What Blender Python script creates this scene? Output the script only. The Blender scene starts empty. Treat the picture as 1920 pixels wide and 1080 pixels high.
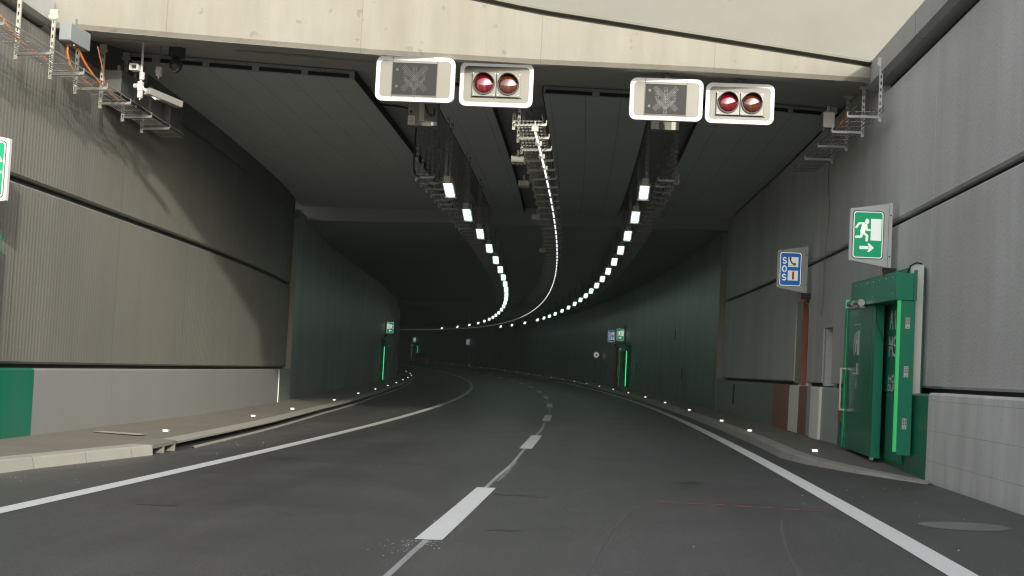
import bpy, math, random
import numpy as np
from mathutils import Matrix, Vector
random.seed(7)
SC = bpy.context.scene
COL = SC.collection
R = math.radians

# ------------------------------------------------------------------ road alignment
KN = np.array([0, 20, 45, 75, 120, 200.])
KAP = np.array([2.3763e-3, 1.6966e-3, 2.0773e-3, 1.8766e-3, 2.9022e-3, 2.7768e-3])
G1, G2, KX = -0.0204542, 1.05448e-4, 0.0290157
SF = np.arange(0, 361, .25)
_k = np.interp(SF, KN, KAP)
TH = np.concatenate([[0], np.cumsum((_k[1:] + _k[:-1]) / 2 * .25)])
CX = np.concatenate([[0], np.cumsum((-np.sin(TH[1:]) - np.sin(TH[:-1])) / 2 * .25)])
CY = np.concatenate([[0], np.cumsum((np.cos(TH[1:]) + np.cos(TH[:-1])) / 2 * .25)])
def zc(s): return G1 * s + (G2 * s * s / 2 if s > 0 else 0)
def th(s): return float(np.interp(s, SF, TH))
def F(s, u, z=0.):
    """road coordinates (along, right, up) to the world"""
    if s < 0: cx, cy, t = 0., s, 0.
    else: cx, cy, t = float(np.interp(s, SF, CX)), float(np.interp(s, SF, CY)), th(s)
    return Vector((cx + u * math.cos(t), cy + u * math.sin(t), zc(s) + KX * u + z))
def frange(a, b, d):
    n = max(1, int(math.ceil((b - a) / d - 1e-6)))
    return [a + (b - a) * i / n for i in range(n + 1)]

UL_S = [-60, 10, 14, 18, 24, 28, 32.2, 35.6, 39.5, 44.6, 52, 62, 82, 102, 150, 360]
UL_U = [-6.35, -6.35, -6.42, -6.58, -6.82, -7.06, -7.36, -7.70, -8.02, -8.45, -8.72, -8.88, -9.0, -8.9, -8.8, -8.8]
def uL(s): return float(np.interp(s, UL_S, UL_U))
def uLp(s): return uL(s) - .2      # cladding plane, left
UR, URP = 5.1, 5.25
def kerbL(s): return float(np.interp(s, [-60, 8, 12.5, 15.5, 16.4, 22.5, 30.6, 46.5, 62, 80, 360], [-5.35, -5.35, -5.25, -4.75, -4.73, -5.13, -5.8, -6.8, -7.4, -7.6, -7.4]))
def kerbR(s): return float(np.interp(s, [14.6, 16.0, 17.5, 18.6, 22, 360], [5.02, 4.48, 4.06, 3.93, 3.97, 3.97]))
def pavR(s): return float(np.interp(s, [14.6, 18.8], [.012, .13]))
SF_U = [-14, -6.7, -4.58, -2.4, -.1, 2.28, 4.93, 14]
SF_S = [13.9, 15.7, 16.4, 17.08, 17.58, 17.95, 18.56, 20.8]
def sfas(u): return float(np.interp(u, SF_U, SF_S))
def zceil(u): return 6.08 - .012 * u
SLAB0 = lambda u: float(np.interp(u, [-7, -3.3, -.1, 1.8, 5.2], [19.0, 20.0, 20.8, 21.1, 22.2]))

# ------------------------------------------------------------------ materials
MATS = {}
def base_mat(name):
    m = bpy.data.materials.new(name); m.use_nodes = True
    n = m.node_tree.nodes; b = n['Principled BSDF']
    MATS[name] = m
    return m, n, m.node_tree.links, b
def N(n, t, **kw):
    x = n.new(t)
    for k, v in kw.items(): setattr(x, k, v)
    return x
def math_(n, l, op, a, b=None, c=None):
    x = N(n, 'ShaderNodeMath', operation=op)
    for i, v in enumerate((a, b, c)):
        if v is None: continue
        if isinstance(v, (int, float)): x.inputs[i].default_value = v
        else: l.new(v, x.inputs[i])
    return x.outputs[0]
def coords(n, l, kind, scale=(1, 1, 1)):
    t = N(n, 'ShaderNodeTexCoord'); mp = N(n, 'ShaderNodeMapping')
    l.new(t.outputs[kind], mp.inputs[0]); mp.inputs['Scale'].default_value = scale
    return mp.outputs[0]
def noise(n, l, vec, scale, detail=4, rough=.55):
    x = N(n, 'ShaderNodeTexNoise'); x.inputs['Scale'].default_value = scale
    x.inputs['Detail'].default_value = detail; x.inputs['Roughness'].default_value = rough
    l.new(vec, x.inputs['Vector']); return x.outputs['Fac']
def surf(name, col, rough=.8, kind='Object', big=(.15, .5), streak=(0., 2., .15), grain=(.1, 60.), bump=.0, bump_scale=80.,
         ribs=None, vlines=None, hlines=None, metal=0., tint=None, spec=None, rvar=0., cracks=None, base_dark=None, spots=None, film=None):
    """surface with soft blotches, vertical streaks, grain, ribs and joint lines (all in metres)"""
    m, n, l, b = base_mat(name)
    vec = coords(n, l, kind)
    val = None
    def add(x, amp, centre=.5):
        nonlocal val
        y = math_(n, l, 'MULTIPLY_ADD', x, 2 * amp, -2 * amp * centre)
        val = y if val is None else math_(n, l, 'ADD', val, y)
    nb = noise(n, l, vec, big[1], 5, .6); add(nb, big[0])
    if streak[0]:
        sv = coords(n, l, kind, (streak[1], streak[2], streak[1]) if kind == 'UV' else (streak[1], streak[1], streak[2]))
        add(noise(n, l, sv, 1., 4, .6), streak[0])
    g = noise(n, l, vec, grain[1], 3, .7); add(g, grain[0])
    fac = math_(n, l, 'ADD', val, 1.)
    sx = N(n, 'ShaderNodeSeparateXYZ'); l.new(vec, sx.inputs[0])
    height = None
    if ribs:
        f = math_(n, l, 'FRACT', math_(n, l, 'DIVIDE', sx.outputs[0], ribs[0]))
        tri = math_(n, l, 'ABSOLUTE', math_(n, l, 'MULTIPLY_ADD', f, 2., -1.))
        r = N(n, 'ShaderNodeMapRange', interpolation_type='SMOOTHSTEP'); l.new(tri, r.inputs[0])
        r.inputs[1].default_value = .25; r.inputs[2].default_value = .8; r.inputs[3].default_value = 0; r.inputs[4].default_value = 1
        height = r.outputs[0]
        fac = math_(n, l, 'MULTIPLY', fac, math_(n, l, 'MULTIPLY_ADD', height, ribs[1], 1 - ribs[1] * .6))
    for ax, ln in ((0, vlines), (1, hlines)):
        if not ln: continue
        f = math_(n, l, 'FRACT', math_(n, l, 'DIVIDE', sx.outputs[ax], ln[0]))
        t = math_(n, l, 'LESS_THAN', f, ln[1] / ln[0])
        fac = math_(n, l, 'MULTIPLY', fac, math_(n, l, 'MULTIPLY_ADD', t, -ln[2], 1.))
    if base_dark:   # darker towards v = 0
        r = N(n, 'ShaderNodeMapRange', interpolation_type='SMOOTHSTEP'); l.new(math_(n, l, 'ADD', sx.outputs[1], math_(n, l, 'MULTIPLY', nb, base_dark[0])), r.inputs[0])
        r.inputs[1].default_value = 0; r.inputs[2].default_value = base_dark[0] * 1.6; r.inputs[3].default_value = 1 - base_dark[1]; r.inputs[4].default_value = 1
        fac = math_(n, l, 'MULTIPLY', fac, r.outputs[0])
    if spots:
        sp = noise(n, l, vec, spots[0], 2, .5)
        r = N(n, 'ShaderNodeMapRange'); l.new(sp, r.inputs[0]); r.inputs[1].default_value = spots[1]; r.inputs[2].default_value = spots[1] + .06
        r.inputs[3].default_value = 1; r.inputs[4].default_value = spots[2]
        fac = math_(n, l, 'MULTIPLY', fac, r.outputs[0])
    fac = math_(n, l, 'MAXIMUM', fac, .1)
    mixc = None
    if tint:
        mx = N(n, 'ShaderNodeMix', data_type='RGBA'); mx.inputs[6].default_value = (*col, 1); mx.inputs[7].default_value = (*tint[0], 1)
        tv = coords(n, l, kind, (tint[2], tint[3], tint[2]) if kind == 'UV' else (tint[2], tint[2], tint[3]))
        r = N(n, 'ShaderNodeMapRange'); l.new(noise(n, l, tv, 1., 4, .6), r.inputs[0]); r.inputs[1].default_value = .42; r.inputs[2].default_value = .72
        r.inputs[3].default_value = 0; r.inputs[4].default_value = tint[1]; l.new(r.outputs[0], mx.inputs[0]); mixc = mx.outputs[2]
    vm = N(n, 'ShaderNodeVectorMath', operation='SCALE')
    if mixc is not None: l.new(mixc, vm.inputs[0])
    else: vm.inputs[0].default_value = col
    l.new(fac, vm.inputs['Scale']); l.new(vm.outputs[0], b.inputs['Base Color'])
    b.inputs['Metallic'].default_value = metal
    if rvar: l.new(math_(n, l, 'MULTIPLY_ADD', nb, rvar, rough - rvar / 2), b.inputs['Roughness'])
    else: b.inputs['Roughness'].default_value = rough
    if spec is not None: b.inputs['Specular IOR Level'].default_value = spec
    if bump or height is not None:
        h = noise(n, l, vec, bump_scale, 3, .6)
        if height is not None: h = math_(n, l, 'MULTIPLY_ADD', height, ribs[2], h)
        bp = N(n, 'ShaderNodeBump'); bp.inputs['Strength'].default_value = bump or .3; bp.inputs['Distance'].default_value = .01
        l.new(h, bp.inputs['Height']); l.new(bp.outputs[0], b.inputs['Normal'])
    return m
def emis(name, col, strength, base=None, rough=.5):
    m, n, l, b = base_mat(name)
    b.inputs['Base Color'].default_value = (*(base or col), 1); b.inputs['Roughness'].default_value = rough
    b.inputs['Emission Color'].default_value = (*col, 1); b.inputs['Emission Strength'].default_value = strength
    tc = coords(n, l, 'Object'); nz = noise(n, l, tc, 6., 2, .5)
    l.new(math_(n, l, 'MULTIPLY_ADD', nz, strength * .16, strength * .92), b.inputs['Emission Strength'])
    return m

surf('asphalt', (.073, .072, .069), .5, 'UV', big=(.36, .8), streak=(.4, .05, 1.5), grain=(.9, 42.), bump=.6, bump_scale=60., rvar=.25, spots=(55., .7, 1.5))
surf('asphalt_patch', (.19, .19, .175), .85, 'Object', big=(.2, 2.), grain=(.3, 90.), bump=.3)
surf('pavement', (.155, .14, .115), .92, 'UV', big=(.22, .8), streak=(.1, 1.4, 2.), grain=(.38, 70.), bump=.6, bump_scale=90., spots=(24., .69, .45))
surf('kerbstone', (.31, .30, .265), .85, 'UV', big=(.2, 1.2), grain=(.16, 60.), bump=.2, vlines=(1.0, .014, .45), spots=(30., .68, .6))
surf('slot_dark', (.03, .03, .028), .9, 'UV')
surf('line_paint', (.93, .93, .89), .55, 'Object', big=(.06, .8), grain=(.1, 40.), bump=.15, spots=(18., .7, .82))
surf('premark', (.36, .36, .36), .8, 'Object', big=(.4, 1.5), grain=(.4, 50.))
surf('pink_paint', (.5, .10, .115), .8, 'Object', big=(.3, 6.), grain=(.3, 60.))
surf('concrete_light', (.20, .194, .164), .85, 'Object', big=(.16, .7), streak=(.24, 2.6, .2), grain=(.08, 45.), bump=.12, tint=((.14, .126, .098), .5, 2.2, .45), spots=(5., .66, .7), vlines=(2.6, .012, .3))
surf('concrete_upper', (.125, .124, .111), .85, 'Object', big=(.14, .45), streak=(.1, 1.2, .6), grain=(.06, 30.), bump=.1, tint=((.11, .107, .092), .7, .8, 1.2), spots=(3., .72, .8))
surf('concrete_ledge', (.12, .118, .10), .9, 'Object', big=(.2, 1.), grain=(.1, 40.))
surf('concrete_coping', (.36, .36, .345), .85, 'UV', big=(.14, .7), streak=(.14, 1.2, .3), grain=(.07, 45.), bump=.1, vlines=(4., .02, .6))
surf('soffit', (.36, .35, .32), .9, 'Object', big=(.16, .4), streak=(.0, 1, 1), grain=(.1, 30.), spots=(4., .7, .75))
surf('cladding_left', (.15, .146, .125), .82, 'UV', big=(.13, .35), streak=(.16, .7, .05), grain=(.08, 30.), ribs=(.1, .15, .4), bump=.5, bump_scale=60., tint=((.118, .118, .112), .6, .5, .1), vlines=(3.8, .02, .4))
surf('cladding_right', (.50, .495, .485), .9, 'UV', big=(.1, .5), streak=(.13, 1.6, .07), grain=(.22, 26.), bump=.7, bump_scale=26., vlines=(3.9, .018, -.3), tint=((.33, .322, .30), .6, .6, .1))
surf('cladding_edge', (.3, .3, .29), .85, 'UV')
surf('joint_dark', (.03, .031, .031), .8, 'UV')
surf('barrier_left', (.225, .23, .23), .6, 'UV', big=(.1, .5), streak=(.1, .9, .15), grain=(.06, 40.), bump=.05, tint=((.20, .20, .175), .7, .5, .5), vlines=(3.1, .012, .25), base_dark=(.2, .35))
surf('barrier_right', (.60, .595, .585), .82, 'UV', big=(.14, 1.), streak=(.22, 2.5, .18), grain=(.1, 45.), bump=.15, hlines=(.36, .007, .3), tint=((.44, .43, .41), .6, 3.5, .8), spots=(9., .7, .7), base_dark=(.2, .35))
surf('barrier_grey', (.38, .40, .385), .5, 'UV', big=(.08, 1.), grain=(.06, 40.), streak=(.1, 2., .3))
surf('barrier_olive', (.17, .185, .16), .45, 'UV', big=(.12, 1.), grain=(.08, 40.), streak=(.14, 1.5, .3))
surf('barrier_brown', (.25, .09, .065), .5, 'UV', big=(.16, 1.6), grain=(.1, 40.), streak=(.2, 3., .4))
surf('barrier_orange', (.27, .075, .028), .6, 'UV', big=(.2, 3.), grain=(.12, 40.))
surf('barrier_white', (.88, .87, .8), .55, 'UV', big=(.06, 1.), grain=(.05, 40.), streak=(.08, 3., .3))
surf('niche_red', (.28, .095, .06), .6, 'Object', big=(.2, 2.), streak=(.15, 3., .4), grain=(.12, 40.))
surf('plaster', (.30, .295, .25), .9, 'Object', big=(.16, 2.), streak=(.2, 4., .4), grain=(.1, 30.))
surf('green_barrier', (.005, .15, .085), .35, 'UV', big=(.14, 1.), grain=(.05, 40.), streak=(.14, 2., .3), tint=((.03, .12, .085), .7, 1.5, .6))
surf('green_paint', (.002, .20, .11), .42, 'Object', big=(.08, 1.5), grain=(.05, 60.), streak=(.08, 4., .5))
surf('green_gloss', (.006, .15, .072), .28, 'Object', big=(.12, 1.2), grain=(.05, 60.), streak=(.16, 4., .4))
surf('green_dark', (.016, .17, .10), .45, 'Object', big=(.12, 2.), grain=(.05, 60.))
surf('inner_wall', (.16, .19, .16), .42, 'UV', big=(.14, .25), streak=(.34, .8, .06), grain=(.06, 30.), rvar=.25, vlines=(4.75, .035, .45), tint=((.10, .125, .105), .8, .5, .1), base_dark=(.5, .4))
surf('inner_ceiling', (.34, .36, .355), .9, 'UV', big=(.14, .3), grain=(.1, 25.), vlines=(9.5, .03, .3))
surf('recess', (.24, .24, .235), .9, 'UV', big=(.14, .5), grain=(.1, 30.))
surf('slab', (.45, .47, .46), .85, 'UV', big=(.08, .5), grain=(.07, 35.), vlines=(1.9, .012, .4), hlines=(.63, .012, .45), streak=(.05, .5, 2.))
surf('joint_strip', (.36, .31, .26), .7, 'UV')
surf('galv', (.27, .27, .25), .5, 'Object', big=(.12, 5.), grain=(.08, 70.), metal=.55)
surf('galv_dark', (.24, .238, .225), .6, 'Object', big=(.2, 4.), grain=(.1, 70.), metal=.5)
surf('cream_metal', (.45, .44, .38), .5, 'Object', big=(.1, 4.), grain=(.06, 60.))
surf('grey_box', (.18, .20, .205), .5, 'Object', big=(.06, 4.), grain=(.04, 60.))
surf('dark_box', (.045, .047, .046), .6, 'Object', big=(.15, 4.))
surf('sign_white', (.62, .62, .6), .4, 'Object', big=(.02, 2.), grain=(.01, 30.))
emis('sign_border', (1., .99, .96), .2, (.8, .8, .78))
surf('sign_panel', (.145, .142, .118), .42, 'Object', big=(.07, 2.), grain=(.05, 90.), streak=(.05, 3., .6))
surf('display', (.012, .0125, .0125), .55, 'Object', big=(.05, 3.), grain=(.06, 120.), spec=.2)
surf('led_dot', (.03, .032, .032), .3, 'Object')
surf('lamp_plate', (.13, .13, .115), .4, 'Object', big=(.08, 5.), grain=(.05, 60.), metal=.3)
surf('rubber', (.012, .012, .013), .6, 'Object')
surf('steel', (.6, .6, .58), .3, 'Object', metal=.9, big=(.08, 4.))
surf('sticker', (.62, .6, .54), .6, 'Object', big=(.05, 9.), grain=(.12, 120.))
surf('ink', (.06, .06, .06), .6, 'Object')
surf('red_ink', (.5, .02, .025), .5, 'Object')
surf('lettering', (.62, .68, .64), .5, 'Object', big=(.12, 5.))
def lens(name, col, dark):
    m, n, l, b = base_mat(name)
    vec = coords(n, l, 'Object')
    w = N(n, 'ShaderNodeTexVoronoi'); w.inputs['Scale'].default_value = 55.; l.new(vec, w.inputs['Vector'])
    mx = N(n, 'ShaderNodeMix', data_type='RGBA'); mx.inputs[6].default_value = (*col, 1); mx.inputs[7].default_value = (*dark, 1)
    l.new(w.outputs['Distance'], mx.inputs[0]); l.new(mx.outputs[2], b.inputs['Base Color'])
    b.inputs['Roughness'].default_value = .09; b.inputs['Specular IOR Level'].default_value = .8
    b.inputs['Coat IOR'].default_value = 1.65; b.inputs['Coat Weight'].default_value = 1.; b.inputs['Coat Roughness'].default_value = .03
    return m
lens('lens_red', (.13, .002, .006), (.05, .0015, .004))
lens('lens_amber', (.085, .019, .006), (.04, .008, .003))
emis('lum_light', (.76, 1., .88), 30.)
emis('strip_light', (.94, 1., .97), 1.7)
emis('strip_light_far', (.94, 1., .97), .45)  # same tubes, emission lowered to imitate fading with distance
emis('stud_light', (.95, .97, 1.), 3.2)
emis('face_green', (.0, .30, .125), .62, (.0, .17, .07))
emis('face_white', (.88, .95, .86), .62, (.5, .52, .48))
emis('face_blue', (.004, .11, .42), .45, (.004, .075, .26))
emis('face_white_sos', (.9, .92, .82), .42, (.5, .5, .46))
emis('glow_green_far', (.03, .72, .22), 1.7, (.02, .30, .10))
emis('glow_green', (.055, .62, .17), .42, (.02, .30, .10))
surf('orange_cable', (.62, .17, .02), .45, 'Object', big=(.05, 4.))
surf('black_cable', (.014, .014, .014), .5, 'Object')
surf('pale_cable', (.24, .23, .15), .6, 'Object')
surf('car_red', (.10, .012, .016), .3, 'Object')
surf('car_glass', (.012, .013, .014), .08, 'Object', spec=.6)
emis('tail_red', (.8, .02, .03), .10, (.3, .01, .01))
surf('tyre', (.015, .015, .015), .8, 'Object')
surf('soil', (.12, .105, .075), .95, 'Object', big=(.3, .05), grain=(.3, 3.))

# ------------------------------------------------------------------ object helpers
MW = {}
def tag(o, label=None, cat=None, group=None, kind=None):
    for k, v in (('label', label), ('category', cat), ('group', group), ('kind', kind)):
        if v: o[k] = v
    return o
def thing(name, label, cat, s=0., u=0., z=0., group=None, rot=None):
    o = bpy.data.objects.new(name, None); COL.objects.link(o); o.empty_display_size = .2
    o.location = F(s, u, z); o.rotation_euler = (0, 0, th(s) if rot is None else rot)
    MW[o] = Matrix.Translation(o.location) @ Matrix.Rotation(o.rotation_euler.z, 4, 'Z')
    return tag(o, label, cat, group)
class MB:
    def __init__(s): s.v, s.f, s.uv = [], [], []
    def add(s, vs, fs, uvs=None):
        b = len(s.v); s.v += [Vector(x) for x in vs]
        for i, f in enumerate(fs):
            s.f.append([b + k for k in f]); s.uv.append(uvs[i] if uvs else None)
        return s
    def box(s, x0, x1, y0, y1, z0, z1, M=None):
        vs = [Vector((x, y, z)) for z in (z0, z1) for y in (y0, y1) for x in (x0, x1)]
        if M is not None: vs = [M @ v for v in vs]
        return s.add(vs, [(0, 2, 3, 1), (4, 5, 7, 6), (0, 1, 5, 4), (2, 6, 7, 3), (0, 4, 6, 2), (1, 3, 7, 5)])
    def bar(s, a, b, w, h=None, upv=(0, 0, 1)):
        """rectangular bar from a to b"""
        a, b = Vector(a), Vector(b); h = h or w
        d = (b - a).normalized(); up = Vector(upv)
        if abs(d.dot(up)) > .95: up = Vector((0, 1, 0))
        x = d.cross(up).normalized(); y = x.cross(d)
        vs = [p + x * sx * w / 2 + y * sy * h / 2 for p in (a, b) for sy in (-1, 1) for sx in (-1, 1)]
        return s.add(vs, [(0, 2, 3, 1), (4, 5, 7, 6), (0, 1, 5, 4), (2, 6, 7, 3), (0, 4, 6, 2), (1, 3, 7, 5)])
    def tube(s, pts, r, n=8):
        pts = [Vector(p) for p in pts]; rings = []; b = len(s.v)
        for i, p in enumerate(pts):
            d = (pts[min(i + 1, len(pts) - 1)] - pts[max(i - 1, 0)]).normalized()
            up = Vector((0, 0, 1)) if abs(d.z) < .9 else Vector((1, 0, 0))
            x = d.cross(up).normalized(); y = x.cross(d)
            rings.append([p + (x * math.cos(2 * math.pi * k / n) + y * math.sin(2 * math.pi * k / n)) * r for k in range(n)])
        vs = [v for q in rings for v in q]; fs = []
        for i in range(len(pts) - 1):
            for k in range(n):
                fs.append((i * n + k, i * n + (k + 1) % n, (i + 1) * n + (k + 1) % n, (i + 1) * n + k))
        fs.append(tuple(range(n))[::-1]); fs.append(tuple((len(pts) - 1) * n + k for k in range(n)))
        return s.add(vs, fs)
    def poly(s, pts, y, flip=False):
        """flat polygon in the x-z plane, facing -y"""
        vs = [Vector((p[0], y, p[1])) for p in pts]
        f = tuple(range(len(pts)))
        return s.add(vs, [f[::-1] if flip else f])
    def prism(s, pts, y0, y1):
        n = len(pts); vs = [Vector((p[0], y, p[1])) for y in (y0, y1) for p in pts]
        fs = [tuple(range(n)), tuple(range(n, 2 * n))[::-1]] + [(k, k + n, (k + 1) % n + n, (k + 1) % n) for k in range(n)]
        return s.add(vs, fs)
    def ring(s, outer, inner, y0, y1):
        """frame between two outlines with the same number of points, in x-z"""
        n = len(outer)
        vs = [Vector((p[0], y, p[1])) for y in (y0, y1) for o in (outer, inner) for p in o]
        fs = []
        for k in range(n):
            j = (k + 1) % n
            fs += [(k, j, n + j, n + k), (2 * n + k, 3 * n + k, 3 * n + j, 2 * n + j), (k, 2 * n + k, 2 * n + j, j), (n + k, n + j, 3 * n + j, 3 * n + k)]
        return s.add(vs, fs)
    def loft(s, slist, prof, closed=False, caps=False):
        """prof(s) -> [(u,z)...]; swept along the road; uv = (s, length along the profile)"""
        rows, ls = [], []
        for q in slist:
            p = prof(q); rows.append([F(q, a, c) for a, c in p])
            L = [0.]
            for i in range(1, len(p)): L.append(L[-1] + math.hypot(p[i][0] - p[i - 1][0], p[i][1] - p[i - 1][1]))
            if closed: L.append(L[-1] + math.hypot(p[0][0] - p[-1][0], p[0][1] - p[-1][1]))
            ls.append(L)
        n = len(rows[0]); b = len(s.v); s.v += [v for r in rows for v in r]
        for i in range(len(rows) - 1):
            for k in range(n if closed else n - 1):
                j = (k + 1) % n
                s.f.append([b + i * n + k, b + (i + 1) * n + k, b + (i + 1) * n + j, b + i * n + j])
                s.uv.append([(slist[i], ls[i][k]), (slist[i + 1], ls[i + 1][k]), (slist[i + 1], ls[i + 1][k + 1]), (slist[i], ls[i][k + 1])])
        if caps:
            s.f.append([b + k for k in range(n)]); s.uv.append([(p[0] * 1., p[1]) for p in prof(slist[0])])
            e = b + (len(rows) - 1) * n
            s.f.append([e + k for k in range(n)][::-1]); s.uv.append([(p[0] * 1., p[1]) for p in prof(slist[-1])][::-1])
        return s
    def build(s, name, mat, parent=None, world=False, bevel=0., smooth=False, label=None, kind=None):
        me = bpy.data.meshes.new(name)
        vs = s.v
        if parent is not None and world:
            inv = MW[parent].inverted(); vs = [inv @ v for v in vs]
        me.from_pydata([tuple(v) for v in vs], [], s.f); me.update()
        if any(q for q in s.uv):
            uvl = me.uv_layers.new(name='UVMap'); i = 0
            for f, q in zip(s.f, s.uv):
                for k in range(len(f)):
                    uvl.data[i].uv = q[k] if q else (s.v[f[k]][0], s.v[f[k]][2]); i += 1
        me.materials.append(MATS[mat])
        if smooth:
            for p in me.polygons: p.use_smooth = True
        o = bpy.data.objects.new(name, me); COL.objects.link(o)
        if parent is not None:
            o.parent = parent; MW[o] = MW[parent]
        else: MW[o] = Matrix.Identity(4)
        if bevel:
            bv = o.modifiers.new('bevel', 'BEVEL'); bv.width = bevel; bv.segments = 2; bv.limit_method = 'ANGLE'
        if label: o['label'] = label
        if kind: o['kind'] = kind
        return o
def copy_tree(o, parent=None):
    c = o.copy(); COL.objects.link(c)
    if parent is not None: c.parent = parent; c.matrix_parent_inverse = o.matrix_parent_inverse.copy()
    for ch in list(o.children): copy_tree(ch, c)
    return c
def put(o, s, u, z=0., rot=None):
    o.location = F(s, u, z); o.rotation_euler = (0, 0, th(s) if rot is None else rot)
    return o
def rrect(cx, cz, w, h, r, n=6):
    p = []
    for (sx, sz, a0) in ((1, -1, -90), (1, 1, 0), (-1, 1, 90), (-1, -1, 180)):
        for k in range(n + 1):
            a = R(a0 + 90 * k / n)
            p.append((cx + sx * (w / 2 - r) + r * math.cos(a), cz + sz * (h / 2 - r) + r * math.sin(a)))
    return p
def stroke(pts, w):
    """polyline with round-ish ends as a list of convex polygons"""
    out = []
    for (a, b) in zip(pts[:-1], pts[1:]):
        d = Vector((b[0] - a[0], b[1] - a[1])); L = d.length; d /= L; n = Vector((-d.y, d.x)) * w / 2; e = d * w * .28
        A, B = Vector(a), Vector(b)
        out.append([tuple(A - e - n * .6), tuple(A - n), tuple(B - n), tuple(B + e - n * .6), tuple(B + e + n * .6), tuple(B + n), tuple(A + n), tuple(A - e + n * .6)])
    return out
def circle(cx, cz, r, n=20): return [(cx + r * math.cos(2 * math.pi * k / n), cz + r * math.sin(2 * math.pi * k / n)) for k in range(n)]
ORD = 'first second third fourth fifth sixth seventh eighth ninth tenth eleventh twelfth thirteenth fourteenth fifteenth sixteenth seventeenth eighteenth nineteenth twentieth'.split()

# ------------------------------------------------------------------ setting: ground, road, pavements, markings
SR = frange(-50, 70, 1.) + frange(72, 340, 2.)
gm = MB(); gx = [-1500, -400, -150, -60, -20, 20, 60, 150, 400, 1500]; gy = [-1500, -400, -120] + frange(-60, 320, 20) + [500, 1500]
gv = []
for y in gy:
    for x in gx:
        gv.append((x, y, (zc(min(max(y, -60), 240) + 40) if y > -40 else zc(max(y, -60) + 20)) - 1.4))
nx = len(gx)
gm.add(gv, [(j * nx + i, j * nx + i + 1, (j + 1) * nx + i + 1, (j + 1) * nx + i) for j in range(len(gy) - 1) for i in range(nx - 1)])
tag(gm.build('ground', 'soil'), 'brown earth under and beyond the road', 'ground', None, 'structure')
tag(MB().loft(SR, lambda s: [(u, 0.) for u in (-10.2, -7, -3.5, 0, 3.5, 5.6)]).build('road', 'asphalt'), 'dark grey asphalt road bending left into the tunnel', 'road', None, 'structure')
# pavements and kerbs
SRp = [s for s in SR if s < 15.4] + frange(15.5, 16.4, .45) + [s for s in SR if s > 16.6]
tag(MB().loft(SRp, lambda s: [(uL(s) - .5, .21), (uL(s), .2), (uL(s) * .5 + (kerbL(s) - .28) * .5, .16), (kerbL(s) - .28, .125)]).build('pavement', 'pavement'), 'brown gritty pavement beside the left wall', 'pavement', None, 'structure')
SRr = frange(14.6, 18.6, .4) + [s for s in SR if s > 18.8]
tag(MB().loft(SRr, lambda s: [(kerbR(s) + .2, pavR(s) - .004), (kerbR(s) * .5 + 2.7, pavR(s) - .004), (5.5, pavR(s) - .004)]).build('pavement', 'pavement'), 'brown gritty pavement under the green door tapering into the road', 'pavement', None, 'structure')
tag(MB().loft([s for s in SRp if s <= 15.5], lambda s: [(kerbL(s) + .03, -.02), (kerbL(s), .12), (kerbL(s) - .02, .135), (kerbL(s) - .28, .137)]).build('kerb', 'kerbstone'), 'pale stone kerb left of the drain inlet', 'kerb', None, 'structure')
kb = MB().loft([s for s in SRp if s >= 16.4], lambda s: [(kerbL(s) - .16, .102), (kerbL(s) - .005, .10), (kerbL(s), .130), (kerbL(s) - .012, .138), (kerbL(s) - .30, .14)])
tag(kb.build('kerb', 'kerbstone'), 'long pale kerb over the slot drain along the left edge', 'kerb', None, 'structure')
sl = MB().loft([s for s in SRp if s >= 16.4], lambda s: [(kerbL(s) - .10, .103), (kerbL(s) - .09, .006), (kerbL(s) + .02, .006)])
tag(sl.build('drain', 'slot_dark'), 'dark continuous drain slot under the left kerb', 'drain', None, 'structure')
lp = MB().loft([s for s in SRp if s >= 16.9], lambda s: [(kerbL(s) + .02, .0), (kerbL(s) + .03, .022), (kerbL(s) + .085, .022), (kerbL(s) + .09, .0)])
tag(lp.build('drain_lip', 'kerbstone'), 'thin pale lip along the left drain slot', 'drain', None, 'structure')
tag(MB().loft(SRr, lambda s: [(kerbR(s) - .03, -.02), (kerbR(s), pavR(s) - .012), (kerbR(s) + .02, pavR(s)), (kerbR(s) + .2, pavR(s) + .003)]).build('kerb', 'kerbstone'), 'pale stone kerb along the right lane, flared at the green door', 'kerb', None, 'structure')
# gully inlet in the kerb
g = thing('drain_inlet', 'concrete kerb inlet with two dark openings on the left edge', 'drain inlet', 15.95, kerbL(15.95), 0)
g.rotation_euler.z = th(15.95) ; MW[g] = Matrix.Translation(g.location) @ Matrix.Rotation(g.rotation_euler.z, 4, 'Z')
mb = MB().box(-.30, .0, -.44, .44, .085, .142); mb.box(-.3, .0, -.44, -.40, -.02, .085); mb.box(-.3, .0, -.02, .02, -.02, .085); mb.box(-.3, .0, .40, .44, -.02, .085)
mb.build('surround', 'kerbstone', g, bevel=.006)
MB().box(-.31, -.25, -.40, .40, -.01, .085).build('opening', 'slot_dark', g)
# pale slab set in the left pavement
mb = MB(); mb.loft(frange(17.0, 17.35, .2), lambda s: [(-6.2, .192), (-5.5, .163)])
tag(mb.build('pavement_slab', 'kerbstone'), 'pale concrete strip let into the left pavement', 'slab', None, 'structure')
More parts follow.
